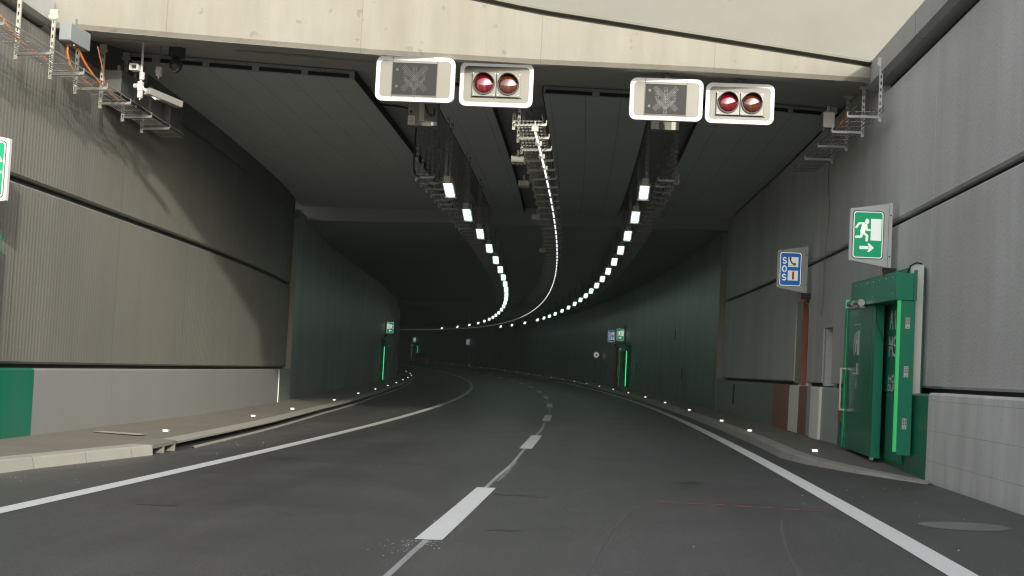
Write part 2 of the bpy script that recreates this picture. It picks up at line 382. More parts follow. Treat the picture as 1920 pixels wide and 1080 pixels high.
# markings
def flat(name, slist, uc, w, z, mat, label, kind='structure', cat='road marking'):
    return tag(MB().loft(slist, lambda s: [((uc(s) if callable(uc) else uc) - w / 2, z), ((uc(s) if callable(uc) else uc) + w / 2, z)]).build(name, mat), label, cat, None, kind)
flat('edge_line', SR, -3.585, .2, .005, 'line_paint', 'continuous white edge line of the left lane')
flat('edge_line', SR, 3.51, .2, .005, 'line_paint', 'continuous white edge line of the right lane')
for i in range(-5, 31):
    s0 = 8.53 + 10.42 * i
    flat('lane_dash', frange(s0, s0 + 3.95, 1.3), 0., .2, .005, 'line_paint', 'white lane dash' if i else 'nearest white lane dash in the middle of the road')
flat('guide_line', frange(-5, 110, 1.), lambda s: .012 * math.sin(s * 1.3), .045, .0025, 'premark', 'thin grey pre-marking line between the lane dashes')
mb = MB()
for k in range(110):
    s = 8.5 - abs(random.gauss(0, .28)); u = random.gauss(-.04, .11); r = random.uniform(.002, .007)
    mb.add([F(s + r * math.sin(a) * 1.5, u + r * math.cos(a), .004) for a in [i * math.pi / 3 for i in range(6)]], [tuple(range(6))[::-1]])
for k in range(26):
    s = 13.3 + k * .11; mb.add([F(s, .03, .004), F(s, .03 + random.uniform(.02, .06), .004), F(s + .03, .03 + random.uniform(.02, .06), .004), F(s + .03, .03, .004)], [(0, 1, 2, 3)])
tag(mb.build('paint_splash', 'line_paint'), 'white paint specks scattered before the nearest lane dash', 'paint specks', None, 'stuff')
mb = MB()
for k in range(110):
    s = random.uniform(7.5, 30); u = random.choice([random.uniform(-4.9, 4.2), random.uniform(3.7, 4.6), random.uniform(-4.9, -3.8)]); r = random.uniform(.003, .008)
    c = F(s, u, .004); mb.add([c + Vector((r, 0, 0)), c + Vector((0, r, 0)), c + Vector((-r, 0, 0)), c + Vector((0, -r, 0)), c + Vector((0, 0, r * 1.1))], [(0, 1, 4), (1, 2, 4), (2, 3, 4), (3, 0, 4)])
tag(mb.build('grit', 'sticker'), 'small pale stone chips lying on the asphalt', 'grit', None, 'stuff')
mb = MB(); u = 1.75
while u < 3.25:
    L = random.uniform(.06, .2); s = 11.62 - .26 * (u - 1.9) + random.uniform(-.03, .03)
    mb.add([F(s, u, .004), F(s - .03, u + L, .004), F(s + random.uniform(.04, .07) - .03, u + L, .004), F(s + .05, u, .004)], [(0, 1, 2, 3)]); u += L + random.uniform(.02, .12)
tag(mb.build('spray_mark', 'pink_paint'), 'broken pink sprayed line across the right lane', 'road marking', None, 'structure')
mb = MB(); mb.add([F(10.5 + .30 * math.sin(a), 4.27 + .37 * math.cos(a) * (1 + .05 * math.sin(3 * a)), .003) for a in [k * math.pi / 14 for k in range(28)]], [tuple(range(28))])
tag(mb.build('road_patch', 'asphalt_patch'), 'pale oval asphalt patch on the right shoulder', 'road patch', None, 'structure')
mb = MB()
for (s, u, a, b_) in ((11.9, .28, .10, .16), (11.75, .55, .05, .10), (9.2, -.02 + .5, .05, .12), (10.1, -2.6, .12, .2), (13.8, 2.2, .15, .12)):
    mb.add([F(s + a * math.sin(q) * (1 + .25 * math.sin(3 * q + s)), u + b_ * math.cos(q) * (1 + .2 * math.sin(2 * q + u)), .0024) for q in [k * math.pi / 10 for k in range(20)]], [tuple(range(20))])
surf('oil', (.055, .055, .052), .35, 'Object', big=(.3, 5.), grain=(.3, 50.))
tag(mb.build('oil_stain', 'oil'), 'small dark oil stains on the near asphalt', 'stain', None, 'structure')
# tyre scuffs
mb = MB()
for (ua, ub, sa, sb, w) in ((1.15, 1.5, 6.2, 11.0, .02), (2.45, 2.75, 6.5, 10.5, .03), (-2.3, -1.9, 12., 16., .02)):
    ss = frange(sa, sb, .4)
    mb.loft(ss, lambda s: [(ua + (ub - ua) * ((s - sa) / (sb - sa)) ** 2 - w / 2, .0022), (ua + (ub - ua) * ((s - sa) / (sb - sa)) ** 2 + w / 2, .0022)])
MATS['scuff'] = surf('scuff', (.092, .092, .089), .8, 'Object', big=(.3, 3.), grain=(.4, 60.))
tag(mb.build('tyre_mark', 'scuff'), 'faint pale tyre scuffs curving on the near asphalt', 'tyre mark', None, 'structure')

# ------------------------------------------------------------------ walls
def wall_loft(name, a, b, prof, mat, parent, step=1., caps=True, **kw):
    return MB().loft(frange(a, b, step), prof, closed=True, caps=caps).build(name, mat, parent, world=True, **kw)
EL = 35.3; ER = 37.25
# left entrance wall
lw = thing('entrance_wall', 'ribbed grey brown wall on the left with pale concrete barrier at its foot', 'wall', 16, uL(16), 0)
barL = lambda s: [(uL(s), -.1), (uL(s) - .01, 1.075), (uL(s) - .035, 1.1), (uL(s) - .6, 1.1), (uL(s) - .6, -.1)]
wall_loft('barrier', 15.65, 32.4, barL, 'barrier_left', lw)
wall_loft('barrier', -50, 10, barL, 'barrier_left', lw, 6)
wall_loft('green_barrier', 10, 15.65, lambda s: [(uL(s) + .004, -.1), (uL(s) - .006, 1.077), (uL(s) - .035, 1.103), (uL(s) - .6, 1.103), (uL(s) - .6, -.1)], 'green_barrier', lw, label='green painted stretch of the barrier')
wall_loft('seam', 14.55, 14.58, lambda s: [(uL(s) + .006, 0), (uL(s) + .001, 1.08), (uL(s) - .03, 1.08), (uL(s) - .03, 0)], 'green_paint', lw)
wall_loft('lit_edge_strip', 32.4, 32.46, lambda s: [(uL(s) + .02, 0), (uL(s) + .01, 1.1), (uL(s) - .25, 1.1), (uL(s) - .25, 0)], 'barrier_white', lw, label='white strip painting the lit end edge of the barrier')  # white colour stands in for light catching the barrier's end edge
wall_loft('barrier', 32.46, EL, lambda s: [(uL(s) - .03, -.1), (uL(s) - .04, 1.1), (uL(s) - .6, 1.1), (uL(s) - .6, -.1)], 'barrier_olive', lw)
def clad(ulist, z0, z1, t=.16, r=.03):
    return lambda s: [(ulist(s) - t, z0), (ulist(s) - r, z0), (ulist(s), z0 + r), (ulist(s), z1 - r), (ulist(s) - r, z1), (ulist(s) - t, z1)]
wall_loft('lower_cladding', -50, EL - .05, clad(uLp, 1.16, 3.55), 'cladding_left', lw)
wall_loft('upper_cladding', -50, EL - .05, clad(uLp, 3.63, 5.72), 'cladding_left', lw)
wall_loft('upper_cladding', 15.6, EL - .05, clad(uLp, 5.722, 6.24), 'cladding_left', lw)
wall_loft('backing', -50, EL, lambda s: [(uLp(s) - .10, .9), (uLp(s) - .10, 6.3), (uLp(s) - .6, 6.3), (uLp(s) - .6, .9)], 'joint_dark', lw, 2)
wall_loft('coping', -50, 15.55, lambda s: [(uLp(s) + .16, 5.8), (uLp(s) + .16, 6.16), (uLp(s) - .6, 6.2), (uLp(s) - .6, 5.76), (uLp(s) + .08, 5.76)], 'concrete_coping', lw)
# right entrance wall
rw = thing('entrance_wall', 'rough grey wall on the right with painted bands along its barrier', 'wall', 16, UR, 0)
barR = lambda u, z: (lambda s: [(u, -.1), (u + .01, z - .025), (u + .035, z), (u + .6, z), (u + .6, -.1)])
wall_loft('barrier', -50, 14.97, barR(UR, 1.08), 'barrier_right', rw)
def band(a, b, mat, u=UR - .004, z=1.06, label=None, z0=None):
    p = barR(u, z)
    if z0 is not None: p = lambda s: [(u, z0), (u + .01, z - .025), (u + .035, z), (u + .5, z), (u + .5, z0)]
    wall_loft('painted_band', a, b, p, mat, rw, .7, label=label)
band(14.97, 19.62, 'green_barrier', label='green painted band of the barrier')
band(19.62, 20.32, 'green_barrier', z=.52); band(19.62, 20.32, 'barrier_orange', z0=.522, label='orange brown painted band')
band(20.32, 21.80, 'barrier_grey', label='grey painted band'); band(21.80, 22.62, 'barrier_white', u=UR - .05, label='white painted band')
band(22.62, 23.23, 'barrier_grey'); band(23.23, 24.10, 'barrier_brown', label='red brown painted band'); band(24.10, 25.20, 'barrier_white'); band(25.20, 27.25, 'barrier_brown')
band(27.25, ER, 'barrier_olive', label='olive grey stretch of the barrier')
def cladR(z0, z1, t=.16, r=.03):
    return lambda s: [(URP + t, z0), (URP + r, z0), (URP, z0 + r), (URP, z1 - r), (URP + r, z1), (URP + t, z1)]
JR = 3.45
for (a, b, z0) in ((-50, 16.2, 1.13), (16.201, 19.95, 2.6), (19.951, 21.74, 1.13), (21.741, 22.6, 2.14), (22.601, 24.1, 1.13), (24.101, 25.0, 2.79), (25.001, 25.62, 2.79), (25.621, ER, 1.13)):
    wall_loft('lower_cladding', a, b, cladR(z0, JR, r=.03 if (b - a) > 2 else .012), 'cladding_right', rw)
wall_loft('plaster_strip', 25.001, 25.62, lambda s: [(URP + .03, 1.1), (URP + .03, 2.786), (URP + .16, 2.786), (URP + .16, 1.1)], 'plaster', rw, .3)
wall_loft('niche_back', 21.741, 22.6, lambda s: [(URP + .2, 1.06), (URP + .2, 2.2), (URP + .3, 2.2), (URP + .3, 1.06)], 'plaster', rw, .3)
wall_loft('niche_jamb', 22.44, 22.6, lambda s: [(URP + .02, 1.08), (URP + .02, 2.138), (URP + .2, 2.138), (URP + .2, 1.08)], 'cladding_right', rw, .2)
wall_loft('upper_cladding', -50, 18.55, cladR(JR + .07, 5.62), 'cladding_right', rw)
wall_loft('upper_cladding', 18.551, ER, cladR(JR + .07, 6.05), 'cladding_right', rw)
wall_loft('backing', -50, ER, lambda s: [(URP + .10, 2.8), (URP + .10, 6.1), (URP + .6, 6.1), (URP + .6, 2.8)], 'joint_dark', rw, 2)
for (a, b) in ((-50, 21.7), (22.62, 24.08), (25.64, ER)):
    wall_loft('backing', a, b, lambda s: [(URP + .10, .9), (URP + .10, 2.798), (URP + .6, 2.798), (URP + .6, .9)], 'joint_dark', rw, 2)
wall_loft('coping', -50, 18.95, lambda s: [(URP - .2, 5.78), (URP - .2, 6.12), (URP + .6, 6.16), (URP + .6, 5.74), (URP - .1, 5.74)], 'concrete_coping', rw)
wall_loft('cable_slot', 33.5, 33.78, lambda s: [(UR - .007, .42), (UR - .007, .97), (UR + .01, .97), (UR + .01, .42)], 'joint_dark', rw, .2)
# inner tunnel walls
SI = frange(EL, 110, 1.) + frange(112, 340, 2.)
def side_wall(label, s0, uf, sgn):
    t = thing('tunnel_wall', label, 'wall', s0, uf(s0), 0)
    ss = [s0] + [s for s in SI if s > s0 + .3]
    MB().loft(ss, lambda s: [(uf(s), -.1), (uf(s), 5.85), (uf(s) + sgn * .7, 5.85), (uf(s) + sgn * .7, -.1)], closed=True, caps=True).build('lining', 'inner_wall', t, world=True)
    return t
tl = side_wall('dark inner tunnel wall on the left beyond the ribbed cladding', EL, lambda s: uL(s) - .06, -1)
wall_loft('lit_end_face', EL - .05, EL - .002, lambda s: [(uL(EL) - .05, 1.1), (uL(EL) - .05, 5.6), (uL(EL) - .45, 5.6), (uL(EL) - .45, 1.1)], 'plaster', tl, .1, label='end face of the wall, coloured pale for the light on it')  # paler than the lining: the light on this face is put into colour
wall_loft('joint_strip', 52.6, 52.9, lambda s: [(uL(s) - .055, .1), (uL(s) - .055, 2.62), (uL(s) - .1, 2.62), (uL(s) - .1, .1)], 'joint_strip', tl, .2)
wall_loft('joint_strip', 86.9, 87.15, lambda s: [(uL(s) - .04, .1), (uL(s) - .04, 5.6), (uL(s) - .1, 5.6), (uL(s) - .1, .1)], 'joint_strip', tl, .2)
wall_loft('hatch', 39.6, 40.7, lambda s: [(uL(s) - .055, .97), (uL(s) - .055, 1.19), (uL(s) - .1, 1.19), (uL(s) - .1, .97)], 'barrier_olive', tl, .3)
tr_ = side_wall('dark inner tunnel wall on the right following the long bend', ER, lambda s: UR - .03, 1)
wall_loft('lit_end_face', ER - .05, ER - .002, lambda s: [(UR - .03, 1.07), (UR - .03, 5.6), (UR + .3, 5.6), (UR + .3, 1.07)], 'plaster', tr_, .1, label='end face of the wall, coloured pale for the light on it')  # right end face, also paled in colour to look lit
for (a, z0, z1) in ((46.2, .94, 1.41), (48.8, 2.55, 2.96), (63, 1.0, 1.6), (77, .9, 1.5)):
    wall_loft('cable_slot', a, a + .22, lambda s: [(UR - .037, z0), (UR - .037, z1), (UR - .02, z1), (UR - .02, z0)], 'joint_dark', tr_, .2)
# ceiling
cl = MB()
us = [-8.8, -7, -3.3, -2.1, -1.1, -.1, 1.8, 2.75, 5.8]
cl.loft(frange(22.6, 37, 1.2), lambda s: [(u, zceil(u) + .15) for u in us] + [(5.8, 7.2), (-8.8, 7.2)], closed=True)
tag(cl.build('ceiling', 'recess'), 'dark concrete ceiling over the tunnel entrance', 'ceiling', None, 'structure')
cl = MB()
cl.loft(frange(37, 87, 1.) + [87.001], lambda s: [(-10.6, 5.73), (-6, 5.73), (-3, 5.73), (0, 5.71), (3, 5.69), (5.9, 5.67), (5.9, 7.2), (-10.6, 7.2)], closed=True, caps=True)
cl.loft(frange(87.25, 340, 2.), lambda s: [(-10.6, 5.45), (-3, 5.45), (0, 5.45), (3, 5.45), (5.9, 5.45), (5.9, 7.2), (-10.6, 7.2)], closed=True, caps=True)
tag(cl.build('ceiling', 'inner_ceiling'), 'dark inner tunnel ceiling curving away to the left', 'ceiling', None, 'structure')
wt = MB().loft([87.0, 87.25], lambda s: [(-9.8, 5.40), (5.1, 5.40), (5.1, 5.7), (-9.8, 5.7)], closed=True, caps=True)
tag(wt.build('ceiling_joint', 'joint_strip'), 'thin pale joint across the ceiling deep in the tunnel', 'ceiling', None, 'structure')
# hung ceiling slabs
def slab(label, ua, ub, s1=37.0, taper=0.):
    t = thing('ceiling_panel', label, 'ceiling panel', 28, (ua + ub) / 2, 6, 'hung ceiling slabs')
    m = MB()
    ss = [0, .02] + frange(.06, 1, .06)
    rows = 8
    uv = []
    vs, fs, uvs = [], [], []
    uu = [ua + (ub - ua) * i / rows for i in range(rows + 1)]
    for q in ss:
        for u in uu:
            s = SLAB0(u) + (s1 - SLAB0(u)) * q
            vs.append(F(s, u, zceil(u))); uv.append((s, u))
    nb = len(vs)
    for q in ss:
        for u in uu:
            s = SLAB0(u) + (s1 - SLAB0(u)) * q
            vs.append(F(s, u, zceil(u) + .147)); uv.append((s, u))
    W = rows + 1
    for i in range(len(ss) - 1):
        for k in range(rows):
            f = (i * W + k, i * W + k + 1, (i + 1) * W + k + 1, (i + 1) * W + k); fs.append(f[::-1]); uvs.append([uv[j] for j in f[::-1]])
        for k, fl in ((0, 0), (rows, 1)):
            f = (i * W + k, (i + 1) * W + k, nb + (i + 1) * W + k, nb + i * W + k); fs.append(f); uvs.append([(uv[j][0], 99.3) for j in f])
    for i in (0, len(ss) - 1):
        for k in range(rows):
            f = (i * W + k, i * W + k + 1, nb + i * W + k + 1, nb + i * W + k); fs.append(f); uvs.append([(99.3, uv[j][1]) for j in f])
    m.add(vs, fs, uvs); m.build('board', 'slab', t, world=True)
    e = MB()  # dark strips paint the shade on the slab's side faces
    for (u0, d) in ((ua, -1), (ub, 1)):
        if abs(u0) > 5: continue
        e.loft(frange(SLAB0(u0), s1, .8), lambda s: [(u0 + d * .004, zceil(u0) - .0), (u0 + d * .004, zceil(u0) + .145), (u0 + d * .02, zceil(u0) + .145), (u0 + d * .02, zceil(u0))], closed=True, caps=True)
    # dark battens painting the shadow gap at the front
    n = max(1, int((ub - ua) / .75))
    for k in range(n):
        a = ua + (ub - ua) * (k + .04) / n; b = ua + (ub - ua) * (k + .9) / n
        e.bar(F(SLAB0(a) - .02, a, zceil(a) + .05), F(SLAB0(b) - .02, b, zceil(b) + .05), .03, .06)
    e.build('edge_shade', 'joint_dark', t, world=True)
    return t
slab('broad grey ceiling slab on the left of the tunnel mouth', -8.0, -3.3)
slab('narrow grey ceiling slab between left lamps and central cable tray', -2.1, -1.1)
slab('grey ceiling slab between central cable tray and right lamps', -.1, 1.8)
slab('broad grey ceiling slab beside the right wall', 2.78, 5.2)

# ------------------------------------------------------------------ portal beam
pb = thing('portal_beam', 'pale stained concrete beam across the tunnel mouth with a higher face above', 'portal beam', 17.5, 0, 5.8)
UB = frange(-6.75, 5.3, .5)
def zled(u): return float(np.interp(u, [-14, -7, -1.2, -.14, 2.27, 5.04, 14], [8.7, 7.65, 6.75, 6.59, 6.32, 6.07, 5.3]))
def strip(us, rows, mat, name, label=None):
    """rows: functions u -> (ds, z) relative to the beam line"""
    m = MB(); W = len(rows); vs = []
    for u in us:
        for fn in rows:
            ds, z = fn(u); vs.append(F(sfas(u) + ds, u, z))
    fs = [(i * W + k, (i + 1) * W + k, (i + 1) * W + k + 1, i * W + k + 1) for i in range(len(us) - 1) for k in range(W - 1)]
    if name != 'soffit':
        for e in (0, len(us) - 1): fs.append(tuple(e * W + k for k in range(W)))
    m.add(vs, fs); return m.build(name, mat, pb, world=True, label=label)
strip(UB, [lambda u: (.06, 5.8), lambda u: (0, 5.86), lambda u: (0, zled(u) - .05), lambda u: (.25, zled(u) - .05)], 'concrete_light', 'lower_face')
strip(frange(-6.75, 5.05, .5), [lambda u: (.20, zled(u) - .06), lambda u: (.10, zled(u) - .051), lambda u: (.10, zled(u) + .012), lambda u: (-.05, zled(u) + .015), lambda u: (-.05, zled(u) + .05), lambda u: (.3, zled(u) + .05)], 'concrete_ledge', 'ledge')
UW = frange(-13, 13, .5)
strip(UW, [lambda u: (.12, zled(u) + (.045 if -7.8 < u < 6.2 else -1.2)), lambda u: (.9, zled(u) + 3.2), lambda u: (2.2, zled(u) + 3.2)], 'concrete_upper', 'upper_face')
strip(frange(-9, 6, .5), [lambda u: (.06, 5.799), lambda u: (SLAB0(u) - sfas(u) - .0, zceil(u) + .16), lambda u: (24 - sfas(u), zceil(u) + .16)], 'soffit', 'soffit')
m = MB()
m.bar(F(18.75, -.25, 5.98), F(18.95, 1.4, 5.98), .08, .03); m.bar(F(19.0, 1.5, 5.98), F(19.2, 2.6, 5.98), .08, .03); m.bar(F(16.85, -6.3, 5.94), F(17.2, -5.0, 5.94), .08, .03); m.bar(F(17.5, -4.6, 5.93), F(18.2, -2.6, 5.95), .06, .03)
m.build('batten', 'soffit', pb, world=True)

# ------------------------------------------------------------------ signs over the lanes
def gantry_sign(kind, label, s, u, ztop, w, h=.68):
    name = 'lane_control_sign' if kind == 'x' else 'signal_light_sign'
    t = thing(name, label, 'lane sign' if kind == 'x' else 'signal light', s, u, ztop - h / 2, 'signs hung over the lanes')
    bw = .058; r = .10
    o_, i_ = rrect(0, 0, w, h, r), rrect(0, 0, w - 2 * bw, h - 2 * bw, r - bw * .6)
    MB().ring(o_, i_, 0., .03).build('border', 'sign_border', t)
    MB().prism(rrect(0, 0, w - .02, h - .02, r), .031, .16).build('housing', 'cream_metal', t, bevel=.004)
    MB().prism(i_, .006, .03).build('face', 'sign_panel', t)
    m = MB(); m.box(-.035, .035, .05, .12, h / 2, h / 2 + .22); m.box(-.09, .09, .03, .14, h / 2 + .06, h / 2 + .075)
    m.build('hanger', 'galv_dark', t)
    if kind == 'x':
        dw, dh, dx = w * .56, h * .72, -.01
        d = MB().box(dx - dw / 2, dx + dw / 2, -.004, .004, -dh / 2, dh / 2).build('display', 'display', t)
        m = MB()
        for x in (dx - dw / 2 - .006, dx + dw / 2 + .006): m.box(x - .004, x + .004, -.003, .006, -h / 2 + .01, h / 2 - .01)
        m.box(dx - dw / 2, dx + dw / 2, -.006, -.0045, -dh / 2 - .012, -dh / 2); m.build('seam', 'ink', t)
        m = MB(); done = set()
        def dot(x, z):
            k = (round(x / .012), round(z / .012))
            if k in done: return
            done.add(k); m.add([(dx + x + .0058 * math.cos(a), -.0052, z + .0058 * math.sin(a)) for a in [i * math.pi / 3 for i in range(6)]], [tuple(range(6))])
        S = dh * .36
        for i in range(-14, 15):
            for j in range(-1, 3):
                a = S * i / 14; b_ = (j - .5) * .020
                dot(a + b_ * .7, a - b_ * .7 + .01); dot(a + b_ * .7, -a + b_ * .7 + .01)
        for i in range(24):
            for j in range(-1, 2): dot(j * .022, S * 1.05 - i * .02)
        for i in range(17):
            for j in range(3):
                q = S * .85 * i / 16
                dot(-q * 1.0, -S * .95 + q * .95 + j * .022); dot(q * 1.0, -S * .95 + q * .95 + j * .022)
        for sx in (-1, 1):
            for i in range(5):
                for j in range(3): dot(sx * (S * .78 + j * .02 - .02), S * .1 + i * .024)
        m.build('led_symbol', 'led_dot', d)
        for zz in (dh * .28, -dh * .24): MB().prism(circle(dx - dw * .40, zz, .020, 14), -.012, -.0045).build('lock', 'led_dot', d)
    else:
        hh, ww = .36, .36
        for k, (sx, ln) in enumerate(((-1, 'lens_red'), (1, 'lens_amber'))):
            cx, cz = sx * (ww / 2 + .004) + .0, -.01
            p = MB().box(cx - ww / 2, cx + ww / 2, -.035, .004, cz - hh / 2, cz + hh / 2).build('lamp_housing', 'lamp_plate', t, bevel=.006)
            rl = .142
            m = MB(); m.ring(circle(cx, cz + .01, rl + .022, 28), circle(cx, cz + .01, rl, 28), -.06, -.034); m.build('bezel', 'rubber', p)
            m = MB(); vs = []; nr, nc = 9, 28
            for i in range(nr + 1):
                a = math.pi / 2 * i / nr
                for j in range(nc):
                    q = 2 * math.pi * j / nc; vs.append((cx + rl * math.sin(a) * math.cos(q), -.042 - .055 * math.cos(a), cz + .01 + rl * math.sin(a) * math.sin(q)))
            m.add(vs, [(i * nc + j, i * nc + (j + 1) % nc, (i + 1) * nc + (j + 1) % nc, (i + 1) * nc + j) for i in range(nr) for j in range(nc)])
            m.build('lens', ln, p, smooth=True)
            # short visor over the upper half
            m = MB(); vs = []; n = 22
            for i in range(n + 1):
                a = R(8 + 164 * i / n); d = .035 + .10 * math.sin(a)
                for (rr, yy) in ((rl + .012, -.036), (rl + .012, -.036 - d), (rl + .004, -.036 - d), (rl + .004, -.036)): vs.append((cx + rr * math.cos(a), yy, cz + .01 + rr * math.sin(a)))
            fs = [(i * 4 + q, i * 4 + (q + 1) % 4, (i + 1) * 4 + (q + 1) % 4, (i + 1) * 4 + q) for i in range(n) for q in range(4)] + [(0, 1, 2, 3), (n * 4, n * 4 + 3, n * 4 + 2, n * 4 + 1)]
            m.add(vs, fs); m.build('visor', 'rubber', p, smooth=False)
            for (bx, bz) in ((-.15, -.155), (.15, -.155), (-.165, .165), (.165, .165)): MB().prism(circle(cx + bx, cz + bz, .010, 8), -.045, -.034).build('bolt', 'steel', p)
        m = MB().box(-ww - .02, ww + .03, .0, .005, -.01 - hh / 2 - .015, -.01 - hh / 2 - .001); m.build('shadow_strip', 'rubber', t)  # dark strip paints the shadow line under the lamp housings
    return t
gantry_sign('x', 'lane control sign with unlit cross and arrow display over the left lane', 17.32, -1.815, 5.815, 1.17, .665)
gantry_sign('l', 'twin red and amber signal light over the centre of the road', 17.80, -.655, 5.855, 1.11, .665)
gantry_sign('x', 'lane control sign with unlit cross and arrow display over the right lane', 18.25, 1.92, 5.745, 1.11, .645)
gantry_sign('l', 'twin red and amber signal light nearest the right wall', 18.62, 3.075, 5.765, 1.055, .63)
# control box behind the left lane sign
cb = thing('control_box', 'grey control box with white label behind the left lane sign', 'control box', 19.3, -1.98, 5.35)
MB().box(-.25, .25, 0, .2, -.16, .36).build('case', 'lamp_plate', cb, bevel=.008)
MB().box(-.06, .03, -.03, -.002, -.08, .36).build('bracket', 'cream_metal', cb, bevel=.004)
l_ = MB().prism(rrect(-.18, -.07, .11, .15, .012), -.008, -.002).build('label_plate', 'sticker', cb)
m = MB()
for k in range(5): m.box(-.215, -.155 + .01 * (k % 3), -.0105, -.0085, -.035 - k * .022, -.029 - k * .022)
m.build('print', 'lamp_plate', l_)
MB().box(.15, .24, -.006, -.002, -.145, -.085).build('label_plate', 'sticker', cb)
MB().prism(circle(-.19, .07, .022, 12), -.02, -.002).build('button', 'display', cb); MB().prism(circle(-.205, -.01 + .03, .014, 12), -.015, -.002).build('button', 'red_ink', cb)
MB().tube([(.02, -.04, .3), (.05, -.05, .14), (.10, -.05, .05), (.15, -.04, .0), (.185, -.03, .02), (.19, -.02, .14)], .012).build('cable', 'rubber', cb)
m = MB().box(-.3, .3, .06, .14, .36, .42); m.box(-.27, -.22, .07, .12, .4, .85); m.box(.22, .27, .07, .12, .4, .85); m.build('hanger', 'galv_dark', cb)
cb2 = thing('control_box', 'grey control box half hidden under the right lane sign', 'control box', 19.6, 2.0, 5.28)
MB().box(-.25, .22, 0, .2, -.055, .4).build('case', 'lamp_plate', cb2, bevel=.008)
MB().box(-.24, -.11, -.008, -.002, -.045, .1).build('label_plate', 'sticker', cb2); MB().box(.09, .21, -.008, -.002, -.05, .1).build('label_plate', 'sticker', cb2)
MB().box(-.25, -.2, .07, .12, .4, .75).build('hanger', 'galv_dark', cb2); MB().box(.2, .25, .07, .12, .4, .75).build('hanger', 'galv_dark', cb2)

